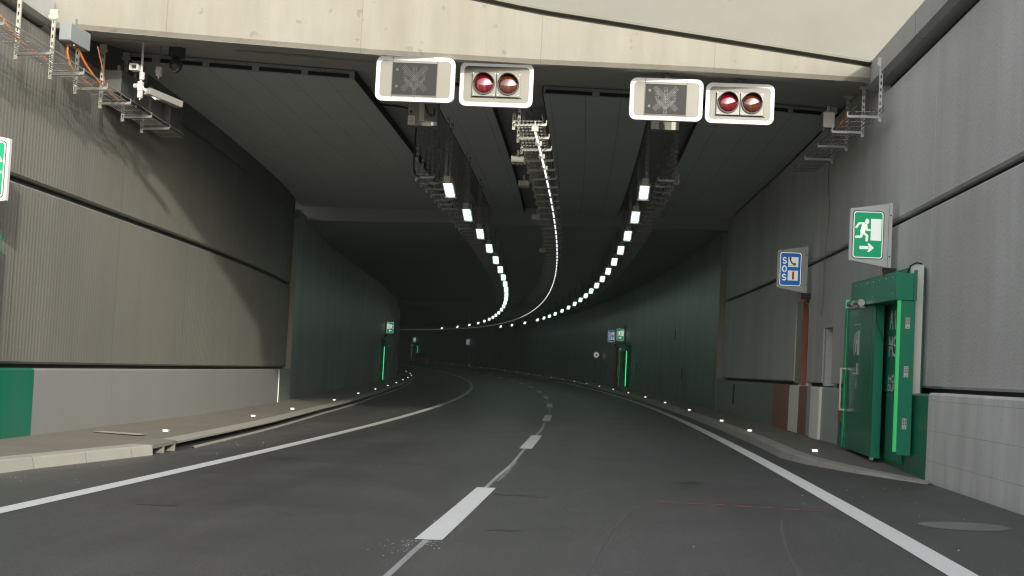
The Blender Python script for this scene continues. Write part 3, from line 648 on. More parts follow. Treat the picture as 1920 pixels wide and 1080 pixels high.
# ------------------------------------------------------------------ wall signs
def fl(pts, m): return [(m * x, z) for x, z in pts]
def wall_sign(kind, label, s, u, zmid, side, group=None, far=False):
    """projecting box sign; side +1: fixed to the right wall, -1: to the left wall. local x toward the wall."""
    name = 'exit_sign' if kind == 'exit' else 'sos_sign'
    t = thing(name, label, 'exit sign' if kind == 'exit' else 'emergency sign', s, u, zmid, group)
    m_ = side
    # casing: trapezoid, taller at the wall
    o = [(-.56, -.37), (-.02, -.46), (-.02, .46), (-.56, .37)]
    o = fl(o, m_); o = o if m_ > 0 else o[::-1]
    MB().prism(o, 0, .06).build('casing', 'sign_white', t, bevel=.004)
    x0, x1 = sorted((m_ * -.018, m_ * .03))
    MB().box(x0, x1, -.004, .075, -.46, .47).build('wall_bracket', 'sign_white', t, bevel=.003)
    m = MB()
    for z in (-.30, .29): m.prism(circle(m_ * .004, z, .011, 8), -.012, -.004)
    m.box(*sorted((m_ * -.0205, m_ * -.0165)), -.002, .0, -.455, .455); m.build('fixing', 'ink', t)
    cx = m_ * -.305
    for y, d in ((-.003, 1),) if not far else ((-.003, 1), (.063, -1)):
        W, H = .44, .69
        MB().prism(rrect(cx, 0, W, H, .05), *((y, y + .002) if d > 0 else (y - .002, y))).build('outline', 'ink', t)
        yy = y - d * .0015
        MB().prism(rrect(cx, 0, W - .024, H - .024, .042), *((yy, yy + .0012) if d > 0 else (yy - .0012, yy))).build('trim_line', 'face_white', t)
        yy = y - d * .003
        f = MB().prism(rrect(cx, 0, W - .05, H - .05, .035), *((yy, yy + .0012) if d > 0 else (yy - .0012, yy))).build('face', 'face_green' if kind == 'exit' else 'face_blue', t)
        yw = yy - d * .0015
        if kind == 'exit':
            P = MB(); q = m_
            T = lambda pts: [(cx + q * x * .44 , z * .69) for x, z in pts]
            def pl(pts):
                a = T(pts); ar = sum(a[i][0] * a[(i + 1) % len(a)][1] - a[(i + 1) % len(a)][0] * a[i][1] for i in range(len(a)))
                P.poly(a if ar > 0 else a[::-1], yw, flip=(d < 0))
            S_ = .44 / .69
            pl([(.08, -.115), (.415, -.115), (.415, .335), (.08, .335)])
            hd = circle(0, 0, .062, 16); pl([(-.045 + x / S_ * .98, .275 + z) for x, z in [(a * .69, b * .98) for a, b in hd]])
            def st(pts, w):
                sc = [(x * S_, z) for x, z in pts]
                for pg in stroke(sc, w): pl([(x / S_, z) for x, z in pg])
            st([(-.13, .20), (-.18, .06)], .10); st([(-.10, .20), (-.17, .08)], .09)
            st([(-.13, .235), (-.30, .232), (-.385, .14)], .042)
            st([(-.065, .20), (-.04, .10), (.055, .10)], .042)
            st([(-.18, .05), (-.03, -.02), (-.04, -.125)], .052)
            st([(-.20, .06), (-.215, -.045), (-.39, -.05)], .050)
            pl([(-.26, -.30), (-.26, -.235), (.03, -.235), (.03, -.30)])
            pl([(-.01, -.18), (.06, -.18), (.20, -.267), (.06, -.355), (-.01, -.355), (.06, -.267)])
            P.build('pictogram', 'face_white', f)
        else:
            P = MB(); T = lambda pts: [(cx + m_ * x * .44, z * .69) for x, z in pts]
            for z0 in (.065, -.325): P.poly(T([(-.11, z0), (.34, z0), (.34, z0 + .285), (-.11, z0 + .285)]), yw)
            def arc(cx_, cz_, rx, rz, a0, a1, n=9): return [(cx_ + rx * math.cos(R(a0 + (a1 - a0) * i / n)), cz_ + rz * math.sin(R(a0 + (a1 - a0) * i / n))) for i in range(n + 1)]
            S_ = .44 / .69
            def letter(pts):
                for pg in stroke([(x * S_, z) for x, z in pts], .034): P.poly(T([(x / S_, z) for x, z in pg]), yw)
            for zc_ in (.245, -.235):
                letter(arc(-.27, zc_ + .038, .07, .043, 30, 270) + arc(-.27, zc_ - .042, .07, .043, 90, -150)[1:])
            letter(arc(-.27, .005, .085, .082, 0, 360, 18))
            P.build('lettering', 'face_white_sos', f)
            K = MB(); yk = yw - .0012
            def ks(pts, w):
                for pg in stroke([(x * S_, z) for x, z in pts], w): K.poly(T([(x / S_, z) for x, z in pg]), yk)
            ks([(-.03, .31), (.0, .24), (.06, .175), (.15, .14)], .040); ks([(-.05, .325), (.01, .315)], .05); ks([(.19, .17), (.19, .125)], .05); ks([(-.05, .10), (.07, .105), (.16, .09), (.22, .10)], .008)
            K.build('handset_symbol', 'ink', f)
            K = MB(); ks([(.125, -.28), (.125, -.10)], .055); ks([(.10, -.075), (.17, -.075)], .022); K.build('extinguisher_symbol', 'red_ink', f)
    # cables below at the wall
    m = MB(); m.tube([(m_ * -.10, .05, -.43), (m_ * -.11, .06, -.52), (m_ * -.07, .06, -.57), (m_ * -.05, .05, -.46)], .008); m.build('cable', 'orange_cable', t)
    MB().box(*sorted((m_ * -.06, m_ * .12)), .03, .13, -.58, -.46).build('junction_block', 'rubber', t)
    return t
wall_sign('exit', 'green running man exit sign on the right wall above the green door', 17.35, UR + .03, 3.275, 1)
wall_sign('sos', 'blue SOS sign with telephone and fire extinguisher on the right wall', 24.0, UR + .03, 3.355, 1)
wall_sign('exit', 'green exit sign cut by the left edge of the view', 13.66, uLp(13.66) + .02, 3.49, -1)
wall_sign('exit', 'small green exit sign deep in the tunnel on the left wall', 73.0, uL(73) - .06, 3.43, -1, far=True)
wall_sign('exit', 'small green exit sign deep in the tunnel on the right wall', 68.6, UR - .03, 3.2, 1, far=True)
wall_sign('sos', 'small blue SOS sign behind the far right exit sign', 73.0, UR - .03, 3.2, 1, far=True)
wall_sign('sos', 'tiny pale SOS sign on the outer wall at the far bend', 158.2, UR - .03, 3.2, 1, far=True)
wall_sign('exit', 'tiny green exit sign on the outer wall above the far red car', 190, UR - .03, 3.2, 1, far=True)

# ------------------------------------------------------------------ emergency doors
def letters(mb, txt, x, y0, z0, h, w, gap, th_, m_=1, d=1):
    """block capitals on a plate whose face points to -x; text runs toward -y (d=1)"""
    G = {'A': ([(0, 0), (.5, 1), (1, 0)], [(.2, .4), (.8, .4)]), '1': ([(.2, .75), (.6, 1), (.6, 0)],), '-': ([(.2, .45), (.8, .45)],), 'M': ([(0, 0), (0, 1), (.5, .35), (1, 1), (1, 0)],),
         'S': ([(1, .9), (.5, 1), (0, .85), (.1, .6), (.9, .42), (1, .15), (.5, 0), (0, .12)],), 'D': ([(0, 0), (0, 1), (.7, .9), (1, .5), (.7, .1), (0, 0)],), 'U': ([(0, 1), (0, .2), (.5, 0), (1, .2), (1, 1)],),
         'P': ([(0, 0), (0, 1), (.9, .95), (.9, .55), (0, .5)],), 'O': ([(.5, 0), (0, .3), (0, .7), (.5, 1), (1, .7), (1, .3), (.5, 0)],), '0': ([(.5, 0), (.1, .3), (.1, .7), (.5, 1), (.9, .7), (.9, .3), (.5, 0)],), '+': ([(.5, .1), (.5, .9)], [(.1, .5), (.9, .5)]),
         'H': ([(0, 0), (0, 1)], [(1, 0), (1, 1)], [(0, .5), (1, .5)])}
    y = y0
    for c in txt:
        if c != ' ':
            for ln in G[c]:
                for pg in stroke([(q[0] * w, q[1] * h) for q in ln], th_):
                    mb.add([(x, y - d * a, z0 + b) for a, b in pg], [tuple(range(len(pg)))])
        y -= d * (w + gap)
def emergency_door(label, s, u, side, group=None, near=True):
    t = thing('emergency_door', label, 'emergency door', s, u, 0, group)
    q = side
    def bx(mb, x0, x1, y0, y1, z0, z1): a, b = sorted((q * x0, q * x1)); return mb.box(a, b, y0, y1, z0, z1)
    # back plate, white reveal, header, leaf, jamb; x negative is toward the road, origin on the barrier face at s = 17.3
    bx(MB(), -.02, .14, -1.50, 2.28, 1.062, 2.72).build('back_plate', 'green_dark', t)
    bx(MB(), -.03, -.006, -1.25, -.36, .15, 1.06).build('lower_plate', 'green_dark', t)
    bx(MB(), -.05, .10, -1.585, -1.503, 1.075, 2.74).build('reveal', 'barrier_white', t, bevel=.004)
    hd = bx(MB(), -.28, -.022, -1.72, .75, 2.27, 2.62).build('header', 'green_paint', t, bevel=.008)
    m = bx(MB(), -.06, -.021, -1.75, -1.722, 2.27, 2.66); m.build('trim_strip', 'green_dark', hd)
    m = MB()
    for k in range(7):
        for zz in (2.57,) if k % 3 else (2.57, 2.36):
            y = -1.55 + k * .37; m.box(*sorted((q * -.287, q * -.28)), y - .009, y + .009, zz - .009, zz + .009)
    m.build('rivet', 'sticker', hd)
    lf = bx(MB(), -.20, -.085, -.30, 1.62, .14, 2.262).build('door_leaf', 'green_gloss', t, bevel=.006)
    m = bx(MB(), -.206, -.201, -.10, 1.45, .78, 2.22); m.build('leaf_panel', 'green_gloss', lf)
    m = bx(MB(), -.203, -.083, -.305, -.30, .14, 2.262); m.build('leaf_edge', 'green_paint', lf)
    m = bx(MB(), -.21, -.202, 1.47, 1.52, .14, 2.26); bx(m, -.22, -.202, 1.64, 1.70, .14, 2.26); m.build('guide_rail', 'green_paint', lf)
    h = MB(); yy = 1.52
    for a, b in (((-.29, 1.36), (-.29, .70)), ((-.29, 1.345), (-.20, 1.345)), ((-.29, .715), (-.20, .715))): h.bar((q * a[0], yy, a[1]), (q * b[0], yy, b[1]), .03)
    h.build('handle', 'steel', lf, bevel=.004)
    # pictogram on the leaf: framed figure
    p = MB(); X = q * -.2085
    def rect(y0, y1, z0, z1): p.add([(X, y0, z0), (X, y1, z0), (X, y1, z1), (X, y0, z1)], [(0, 1, 2, 3)])
    rect(.62, .635, 1.28, 2.02); rect(.62, 1.05, 2.005, 2.02); rect(.66, 1.05, 1.28, 1.293)
    rect(.66, .80, 1.56, 1.92); rect(.86, .94, 1.6, 1.9); rect(.80, .86, 1.72, 1.78)
    for pg in stroke([(.98, 1.86), (1.04, 1.7), (.98, 1.56)], .05): p.add([(X, a, b) for a, b in pg], [tuple(range(len(pg)))])
    rect(.72, .8, 1.30, 1.44); rect(.74, .84, 1.12, 1.15); rect(.775, .805, 1.06, 1.21)
    p.build('pictogram', 'lettering', lf)
    m = MB(); bx(m, -.22, -.17, -.33, -.30, .11, .15); m.build('roller', 'steel', lf)
    # jambs with green light strips
    jb = bx(MB(), -.20, -.022, -1.70, -1.48, .30, 2.268).build('jamb', 'green_paint', t, bevel=.005)
    bx(MB(), -.236, -.202, -1.70, -1.64, .34, 2.268).build('light_strip', 'glow_green' if near else 'glow_green_far', jb)
    for zz in (.72, 1.38, 2.0):
        st_ = bx(MB(), -.14, -.085, -1.706, -1.701, zz - .09, zz + .05).build('sticker', 'sticker', jb)
        d_ = MB()
        for i in range(2):
            for j in range(4): bx(d_, -.132 + i * .024, -.117 + i * .024, -1.708, -1.7065, zz - .035 + j * .02, zz - .022 + j * .02)
        bx(d_, -.12, -.105, -1.708, -1.7065, zz - .08, zz - .065); d_.build('print', 'lamp_plate', st_)
    j2 = bx(MB(), -.14, -.022, 1.74, 1.86, .28, 2.42).build('jamb', 'green_dark', t)
    bx(MB(), -.20, -.142, 1.74, 1.80, .28, 2.42).build('light_strip', 'glow_green' if near else 'glow_green_far', j2)
    # lettering on the back plate
    L = MB(); X0 = q * -.024
    letters(L, 'A1-', X0, -.40, 1.93, .25, .16, .05, .04); letters(L, 'MS', X0, -.40, 1.56, .26, .18, .06, .04)
    letters(L, 'HO', X0, -.42, 1.20, .10, .14, .05, .025); letters(L, 'DUPO', X0, -.40, 1.085, .085, .11, .035, .02)
    L.build('lettering', 'lettering', t)
    # lamps under the far end of the header
    lm = MB()
    for y in (.02, .48):
        lm.tube([(q * -.34, y - .02, 2.30), (q * -.34, y + .30, 2.30)], .05, 10)
    lm.bar((q * -.34, -.05, 2.235), (q * -.34, .85, 2.235), .09, .018); lm.bar((q * -.26, .2, 2.3), (q * -.34, .2, 2.3), .04)
    lm.build('lamp', 'steel', hd)
    cbx = MB(); cbx.tube([(q * -.22, -.40, 2.27), (q * -.21, -.42, 2.0), (q * -.12, -.55, 1.72), (q * -.05, -.85, 1.68), (q * -.04, -1.2, 1.85)], .006, 6); cbx.build('cable', 'rubber', t)
    tc = MB(); tc.tube([(q * -.1, -1.55, 2.63), (q * -.08, -1.62, 2.72), (q * -.02, -1.66, 2.76), (q * .05, -1.66, 2.75)], .012, 6); tc.build('cable', 'rubber', t)
    return t
emergency_door('tall green sliding emergency door with glowing strips in the right wall', 17.28, UR - .006, 1)
emergency_door('green emergency door on the left, cut by the edge of the view', 11.95, uL(11.95) - .006, -1)
emergency_door('small emergency door with glowing green strips far on the left wall', 72.0, uL(72) - .066, -1, near=False)
emergency_door('small emergency door with one bright green strip far on the right wall', 67.6, UR - .036, 1, near=False)
emergency_door('tiny emergency door with green strips at the far bend', 190, UR - .036, 1, near=False)

# ------------------------------------------------------------------ SOS niches
sn = thing('sos_niche', 'red brown SOS niche in the right wall with loose cables at its top', 'niche', 24.5, URP, 1.06)
sn.rotation_euler.z = th(24.5); MW[sn] = Matrix.Translation(sn.location) @ Matrix.Rotation(th(24.5), 4, 'Z')
MB().box(.14, .2, -.38, .46, .0, 1.72).build('back_panel', 'niche_red', sn)
MB().box(.0, .14, -.40, -.375, .0, 1.72).build('jamb', 'barrier_white', sn)
m = MB(); m.box(.03, .16, .40, .52, .0, 1.72); m.build('jamb', 'niche_red', sn)
m = MB(); m.tube([(-.02, .2, 1.85), (-.03, .1, 1.72), (.06, -.05, 1.62), (.08, -.2, 1.5), (.05, -.1, 1.42), (.08, .1, 1.5), (.10, .0, 1.66)], .012); m.build('cable', 'orange_cable', sn)
m = MB(); m.tube([(.08, -.1, 1.7), (.06, -.22, 1.6), (.07, -.05, 1.5), (.09, .15, 1.62)], .010); m.build('cable', 'pale_cable', sn)
MB().box(.04, .13, -.25, -.02, 1.54, 1.66).build('terminal_box', 'lamp_plate', sn, bevel=.005)
for s_, lb in ((72.4, 'narrow brown SOS cabinet beside the far right door'), (158, 'tall dark red SOS cabinet under the tiny far SOS sign')):
    t = thing('sos_cabinet', lb, 'cabinet', s_, UR - .03, .12)
    MB().box(-.12, .0, -.5, .5, 0, 2.5).build('case', 'niche_red', t, bevel=.01); MB().box(-.125, -.121, -.44, .44, .08, 2.4).build('door', 'barrier_brown', t); MB().box(-.15, -.126, -.40, -.37, 1.1, 1.3).build('handle', 'steel', t)

# ------------------------------------------------------------------ lights along the tunnel
def perforated(mb, x, y, z0, z1, w=.045, d=.035, p=.1):
    """slotted channel strut, slots facing -y"""
    mb.box(x - w / 2, x - w / 2 + .011, y, y + .003, z0, z1); mb.box(x + w / 2 - .011, x + w / 2, y, y + .003, z0, z1)
    z = z0
    while z < z1 - .001:
        mb.box(x - w / 2 + .011, x + w / 2 - .011, y, y + .003, z, min(z + p * .52, z1)); z += p
    mb.box(x - w / 2, x - w / 2 + .003, y + .003, y + d, z0, z1); mb.box(x + w / 2 - .003, x + w / 2, y + .003, y + d, z0, z1)
    return mb
def make_luminaire(label, s, u, zt, gap, sgn):
    t = thing('tunnel_luminaire', label, 'lamp', s, u, 4.73, 'ceiling lamps along the tunnel')
    TL = Matrix.Rotation(R(-17), 4, 'X')
    MB().box(-.115, .115, -.36, .36, .012, .12, TL).build('housing', 'galv_dark', t, bevel=.01)
    m = MB(); m.box(-.082, -.005, -.29, .29, -.004, .012, TL); m.box(.005, .082, -.29, .29, -.004, .012, TL); m.build('diffuser', 'lum_light', t)
    for y0, y1 in ((-.365, -.335), (.345, .365)): MB().box(-.115, .115, y0, y1, -.008, .012, TL).build('clip', 'cream_metal', t)
    hx = sgn * .03
    m = perforated(MB(), hx, -.42, .2, gap); m.box(hx - .09, hx + .09, -.46, -.34, gap - .01, gap); m.build('hanger', 'galv_dark', t)
    perforated(MB(), hx, .2, .02, gap).build('hanger', 'galv_dark', t)
    m = MB(); m.box(-.06, .06, -.44, -.33, .10, .22); m.build('bracket', 'cream_metal', t)
    return t
DSL = 3.796
def lum_gap(s, u): return (zceil(u) + .15 - 4.73) if s < 37 else (5.7 - 4.73 if s < 87 else 5.45 - 4.73)
LS_L = [23.268 + DSL * i for i in range(11)] + [65.4, 69.8, 74.6, 79.8, 84.5, 89, 94, 100, 107, 116, 127, 140]
LS_R = [23.496 + DSL * i for i in range(11)] + [65.7, 70.3, 75.2, 80.5, 85, 89.3, 94.3, 104, 113.7, 121.8]
for side, s0, u, zz, cnt in (('left', 23.268, -1.976, 0, LS_L), ('right', 23.496, 1.844, .04, LS_R)):
    protos = {}
    for i, s in enumerate(cnt):
        g_ = round(lum_gap(s, u), 2)
        lab = ('nearest lit lamp of the %s ceiling row' % side) if i == 0 else ('%s lit lamp from the tunnel mouth in the %s ceiling row' % (ORD[i], side)) if i < 18 else 'tiny lit lamp at the far end of the %s ceiling row' % side
        grp = 'ceiling lamps of the %s row' % side
        if g_ not in protos:
            t = make_luminaire(lab, s, u, 4.73, g_, -1 if side == 'left' else 1); protos[g_] = t
        else: t = copy_tree(protos[g_])
        put(t, s, u, 4.73 + zz); t['label'] = lab; t['group'] = grp
# central LED tubes
def make_tube():
    t = thing('led_tube', 'x', 'light tube', 18, 0, 4.73)
    MB().box(-.02, .02, -.52, .52, .0, .035).build('housing', 'galv', t)
    MB().box(-.012, .012, -.46, .46, -.016, .0).build('diffuser', 'strip_light', t)
    m = MB(); m.box(-.05, .05, -.535, -.50, -.012, .06); m.box(-.008, .008, -.53, -.51, .06, .14); m.build('clamp', 'galv', t)
    return t
_far = []
def far_mesh(t):
    for ch in t.children:
        if ch.name.startswith('diffuser'):
            if not _far:
                me = ch.data.copy(); me.materials.clear(); me.materials.append(MATS['strip_light_far']); _far.append(me)
            ch.data = _far[0]
proto = None; s = 17.8; i = 0
while s < 190:
    t = make_tube() if proto is None else copy_tree(proto); proto = proto or t
    put(t, s, -.005, 4.735)
    if s > 88: far_mesh(t)
    t['label'] = 'nearest LED tube under the central cable tray' if i == 0 else '%s LED tube from the tunnel mouth under the central tray' % ORD[i] if i < 16 else 'distant LED tube in the thin central light line'
    t['group'] = 'LED tubes of the central light line'; s += 1.12 if s < 120 else 1.12; i += 1
# kerb studs
def make_stud():
    t = thing('kerb_light', 'x', 'kerb light', 20, 4, .14)
    MB().box(-.06, .06, -.04, .05, -.002, .045).build('body', 'galv', t, bevel=.006)
    MB().box(-.036, .036, -.046, -.0415, .006, .038).build('lens', 'stud_light', t)
    return t
proto = None
sR = [18.33, 24.06] + [21.3 + 7.38 * i for i in range(1, 19)] + [165, 175]
sLk = [(18.41, -5.61), (24.59, -5.95), (29.15, -6.21), (37.34, -6.73), (46.11, -7.31), (54.08, -7.62), (62.19, -7.83), (70.2, -7.97), (79.7, -8.06), (88, -7.98), (97, -7.8), (107, -7.75), (117, -7.75), (131, -7.75), (142, -7.75)]
for side, lst in (('right', [(s, 4.37 if s < 20 else 4.16) for s in sR]), ('left', sLk)):
    for i, (s, u) in enumerate(lst):
        t = make_stud() if proto is None else copy_tree(proto); proto = proto or t
        put(t, s, u, (.137 if side == 'left' else pavR(s) + .003))
        t['label'] = ('nearest small white light on the %s kerb' % side) if i == 0 else '%s small white light from the front on the %s kerb' % (ORD[i], side) if i < 13 else 'tiny white light far along the %s kerb' % side
        t['group'] = 'small white lights on the %s kerb' % side

# ------------------------------------------------------------------ cable trays
def tray(name, label, s0, s1, ua, ub, z, strut_s, strut_u, ztop, mat='galv', amat='cream_metal', wires=7, arm=True, cross=.35, plate=True, lip=.06, smat=None):
    """wire tray between lateral offsets ua(s), ub(s), arms below it, struts on the ua side"""
    t = thing(name, label, 'cable tray', s0, (ua(s0) + ub(s0)) / 2, z)
    m = MB(); ss = frange(s0 - .25, s1, 1.25)
    for k in range(wires):
        f = k / (wires - 1)
        m.loft(ss, lambda s: [(ua(s) + (ub(s) - ua(s)) * f - .005, z), (ua(s) + (ub(s) - ua(s)) * f - .005, z + .01), (ua(s) + (ub(s) - ua(s)) * f + .005, z + .01), (ua(s) + (ub(s) - ua(s)) * f + .005, z)], closed=True)
    for fn, zz in ((ua, z + lip), (ub, z + lip)):
        m.loft(ss, lambda s: [(fn(s) - .006, zz), (fn(s) - .006, zz + .014), (fn(s) + .006, zz + .014), (fn(s) + .006, zz)], closed=True)
    q = s0 - .2
    while q < min(s1, 60):
        m.bar(F(q, ua(q), z - .004), F(q, ub(q), z - .004), .008); q += cross
    m.build('wire_mesh', mat, t, world=True)
    d = 1 if ub(s0) > ua(s0) else -1
    for s in strut_s:
        e = MB(); a0 = ua(s) + d * .02; b0 = ub(s) + d * .02
        mt = F(s, strut_u(s), 0); M = Matrix.Translation(mt) @ Matrix.Rotation(th(s), 4, 'Z')
        v = perforated(MB(), 0, -.02, z - .10, ztop(s)); e.v = [M @ p for p in v.v]; e.f = v.f; e.uv = v.uv
        if plate:
            e.box(-.055, .055, -.028, -.018, ztop(s) - .02, ztop(s) + .10, M); e.add([M @ Vector((.075 * math.cos(a), -.03, ztop(s) + .02 + .06 * math.sin(a))) for a in [math.pi + math.pi * k / 8 for k in range(9)]], [tuple(range(9))])
        e.build('strut', smat or mat, t, world=True)
        r = MB(); A, B = F(s, strut_u(s), z - .03), F(s, ub(s) + d * .06, z - .02)
        r.bar(A, B, .03, .035)
        n = 9
        for k in range(n):
            c = A.lerp(B, (k + .7) / n); r.box(c.x - .012, c.x + .004, c.y - .02, c.y + .03, c.z + .012, c.z + .022)
        r.bar(B, B + Vector((0, 0, .07)), .012); r.build('support_arm', amat, t, world=True)
    return t
wl = lambda s: uLp(s)
tray('cable_tray', 'wire cable tray on slotted struts high along the left wall', 11.2, 19.9, lambda s: wl(s) + .33, lambda s: wl(s) + .68, 5.06, [11.7, 13.0, 14.27, 15.3, 16.15, 17.1, 18.05, 18.95], lambda s: wl(s) + .28, lambda s: 5.80 if s < 15.4 else 5.82 if s < 18 else 5.95, wires=8, mat='galv_dark', smat='cream_metal', amat='galv')
tray('cable_tray', 'wire cable tray on slotted struts high along the right wall', 17.9, 23., lambda s: URP - .20, lambda s: URP - .60, 5.14, [17.95, 19.1, 20.3, 21.5], lambda s: URP - .19, lambda s: 5.9 if s < 18.2 else 5.82 if s < 20 else 5.95, wires=8, mat='galv_dark', smat='sign_white', amat='sign_white')
cs = [18.2 + 1.04 * i for i in range(42)] + [62 + 2. * i for i in range(24)]
def ctop(s): return float(np.interp(s, [17.58, 20.5], [5.86, 6.2])) if s < 20.5 else 6.2 if s < 37 else 5.7 if s < 87 else 5.45
tray('cable_tray', 'central cable tray with ladder of arms above the LED light line', 18.2, 109, lambda s: -.36, lambda s: .05, 5.02, cs, lambda s: -.39, ctop, cross=.25, plate=False, wires=8)
ls = [22.5 + .75 * i for i in range(50)] + [61 + 1.5 * i for i in range(26)]
tray('cable_tray', 'narrow cable tray beside the left ceiling lamps', 22.5, 100, lambda s: -2.5, lambda s: -2.24, 4.88, ls, lambda s: -2.52, ctop, mat='galv_dark', amat='galv', cross=.5, plate=False, wires=4)
tray('cable_tray', 'narrow cable tray beside the right ceiling lamps', 22.7, 100, lambda s: 2.36, lambda s: 2.12, 4.88, ls, lambda s: 2.38, ctop, mat='galv_dark', amat='galv', cross=.5, plate=False, wires=4)
# boxes hung on the central tray
def jbox(label, s, u, z, w, d, h, mat='grey_box', name='junction_box', glands=True):
    t = thing(name, label, 'junction box', s, u, z)
    MB().box(-w / 2, w / 2, 0, d, -h / 2, h / 2).build('case', mat, t, bevel=.006)
    MB().box(-w / 2 + .008, w / 2 - .008, -.012, -.001, -h / 2 + .008, h / 2 - .008).build('lid', mat, t, bevel=.003)
    if glands:
        m = MB()
        for k in range(3): MB().tube([(-w * .3 + k * w * .3, d * .3, -h / 2), (-w * .3 + k * w * .3, d * .3, -h / 2 - .03)], .014).build('gland', 'galv', t)
    m = MB(); m.box(-.02, .02, d * .4, d * .5, h / 2, h / 2 + .12); m.build('bracket', 'galv', t)
    return t
jbox('pale box hung left of the central tray, nearest to the portal', 20.4, -.47, 4.86, .22, .3, .1, 'cream_metal')
jbox('second pale box hung left of the central tray', 22.9, -.50, 4.84, .2, .3, .1, 'cream_metal')
jbox('third pale box hung left of the central tray', 28.0, -.46, 4.84, .2, .3, .12, 'cream_metal')
jbox('fourth pale box hung left of the central tray', 36.0, -.46, 4.84, .2, .3, .12, 'cream_metal')
lb = jbox('light grey junction box at the front of the left wall tray', 15.12, wl(15.12) + .52, 5.56, .16, .6, .24)
jbox('small galvanised box at the front of the right wall tray', 19.6, URP - .62, 5.42, .19, .3, .27, 'galv')
jbox('small bright box at the end of the right lamp tray', 22.72, 2.46, 4.86, .05, .12, .08, 'galv', glands=False)
for k, (s, du, z, w, h) in enumerate(((17.3, .36, 5.42, .28, .34), (17.9, .40, 5.42, .22, .40), (18.6, .42, 5.40, .22, .38), (19.5, .45, 5.4, .22, .34))):
    jbox('%s dark box on the left wall tray in the shadow of the portal' % ORD[k], s, wl(s) + du, z, w, .5, h, 'dark_box')
def cable(label, pts, r, mat): return tag(MB().tube(pts, r, 8).build('cable', mat), label, 'cable')
def sp(pts, n=6):
    out = []
    P = [Vector(p) for p in pts]
    for i in range(len(P) - 1):
        p0, p1, p2, p3 = P[max(i - 1, 0)], P[i], P[i + 1], P[min(i + 2, len(P) - 1)]
        for k in range(n):
            t = k / n; out.append(.5 * ((2 * p1) + (-p0 + p2) * t + (2 * p0 - 5 * p1 + 4 * p2 - p3) * t * t + (-p0 + 3 * p1 - 3 * p2 + p3) * t ** 3))
    return out + [P[-1]]
cable('orange cable drooping into the left tray at the edge of the view', sp([F(13.0, wl(13.) + .35, 5.42), F(13.5, wl(13.5) + .38, 5.34), F(14.0, wl(14.) + .42, 5.14), F(14.8, wl(14.8) + .45, 5.09)]), .012, 'orange_cable')
cable('thick orange cable looping from the left junction box to the tray', sp([F(15.3, wl(15.3) + .50, 5.45), F(15.35, wl(15.35) + .48, 5.3), F(15.6, wl(15.6) + .48, 5.14), F(16.4, wl(16.4) + .47, 5.09)]), .014, 'orange_cable')
cable('second orange cable looping under the left junction box', sp([F(15.5, wl(15.5) + .54, 5.45), F(15.8, wl(15.8) + .56, 5.28), F(16.3, wl(16.3) + .58, 5.14), F(17.3, wl(17.3) + .52, 5.09)]), .014, 'orange_cable')
cable('dull red cable hanging behind the left junction box', sp([F(16.1, wl(16.1) + .58, 5.62), F(16.3, wl(16.3) + .6, 5.33), F(16.5, wl(16.5) + .58, 5.12)]), .008, 'niche_red')
cable('short orange cable on the right wall tray', sp([F(18.9, URP - .45, 5.4), F(19.0, URP - .5, 5.3), F(19.3, URP - .55, 5.18), F(20, URP - .5, 5.17)]), .016, 'orange_cable')
cable('thin pale cable hanging down the right wall', sp([F(22.5, URP - .03, 5.62), F(22.55, URP - .03, 4.9), F(22.42, URP - .02, 4.3), F(22.58, URP - .03, 3.6), F(22.6, URP - .03, 2.95), F(22.72, URP - .03, 2.38)], 10), .008, 'pale_cable')
cable('black cable running from the left slab down the lamp tray', sp([F(22.1, -3.27, 6.16), F(22.3, -2.9, 6.17), F(22.4, -2.62, 6.1), F(22.42, -2.57, 5.9), F(22.42, -2.56, 5.0), F(22.6, -2.45, 4.86), F(24, -2.4, 4.9)]), .018, 'black_cable')

# sensor pole hung from the soffit on the left
cp = thing('sensor_pole', 'white pole with sensors and camera box hanging from the left soffit', 'sensor pole', 17.0, -5.83, 5.94)
MB().tube([(0, 0, .1), (0, 0, -.70)], .017, 12).build('pole', 'sign_white', cp)
m = MB(); m.tube([(.01, 0, -.46), (.01, 0, -.57)], .038, 12); m.build('clamp', 'sign_white', cp)
m = MB(); m.box(-.035, .035, -.04, .04, -.74, -.60); m.box(-.032, .03, -.03, .03, -.84, -.735); m.tube([(0, 0, -.84), (0, 0, -.87)], .012); m.build('joint_box', 'sign_white', cp, bevel=.006)
s1 = MB(); s1.ring(rrect(-.095, -.395, .13, .10, .01), rrect(-.095, -.395, .085, .06, .008), -.08, .06); s1.build('sensor', 'sign_white', cp); MB().box(-.14, -.05, -.02, .05, -.43, -.36).build('sensor_glass', 'rubber', cp)
m = MB(); m.tube([(-.04, .0, -.66), (-.10, .02, -.66)], .035, 10); m.build('sensor', 'sign_white', cp, label='round side sensor')
MC = Matrix.Translation((.16, .1, -.76)) @ Matrix.Rotation(R(-32), 4, 'Z') @ Matrix.Rotation(R(-8), 4, 'X')
MB().box(-.065, .065, -.12, .5, -.04, .06, MC).build('camera_box', 'galv', cp, bevel=.006)
m = MB(); m.bar((.02, -.02, -.68), (.20, .1, -.83), .03); m.bar((.2, .1, -.83), (.26, .2, -.8), .03); m.build('camera_arm', 'steel', cp)
sm = thing('sensor_box', 'small white box on a thin rod behind the sensor pole', 'sensor', 17.6, -5.80, 5.97)
MB().tube([(0, 0, .12), (0, 0, -.26)], .01).build('rod', 'galv', sm); m = MB().box(-.035, .035, -.04, .04, -.40, -.26); m.tube([(0, 0, -.40), (0, 0, -.44)], .012); m.tube([(-.03, 0, -.33), (-.06, 0, -.33)], .02); m.build('case', 'sign_white', sm, bevel=.005)
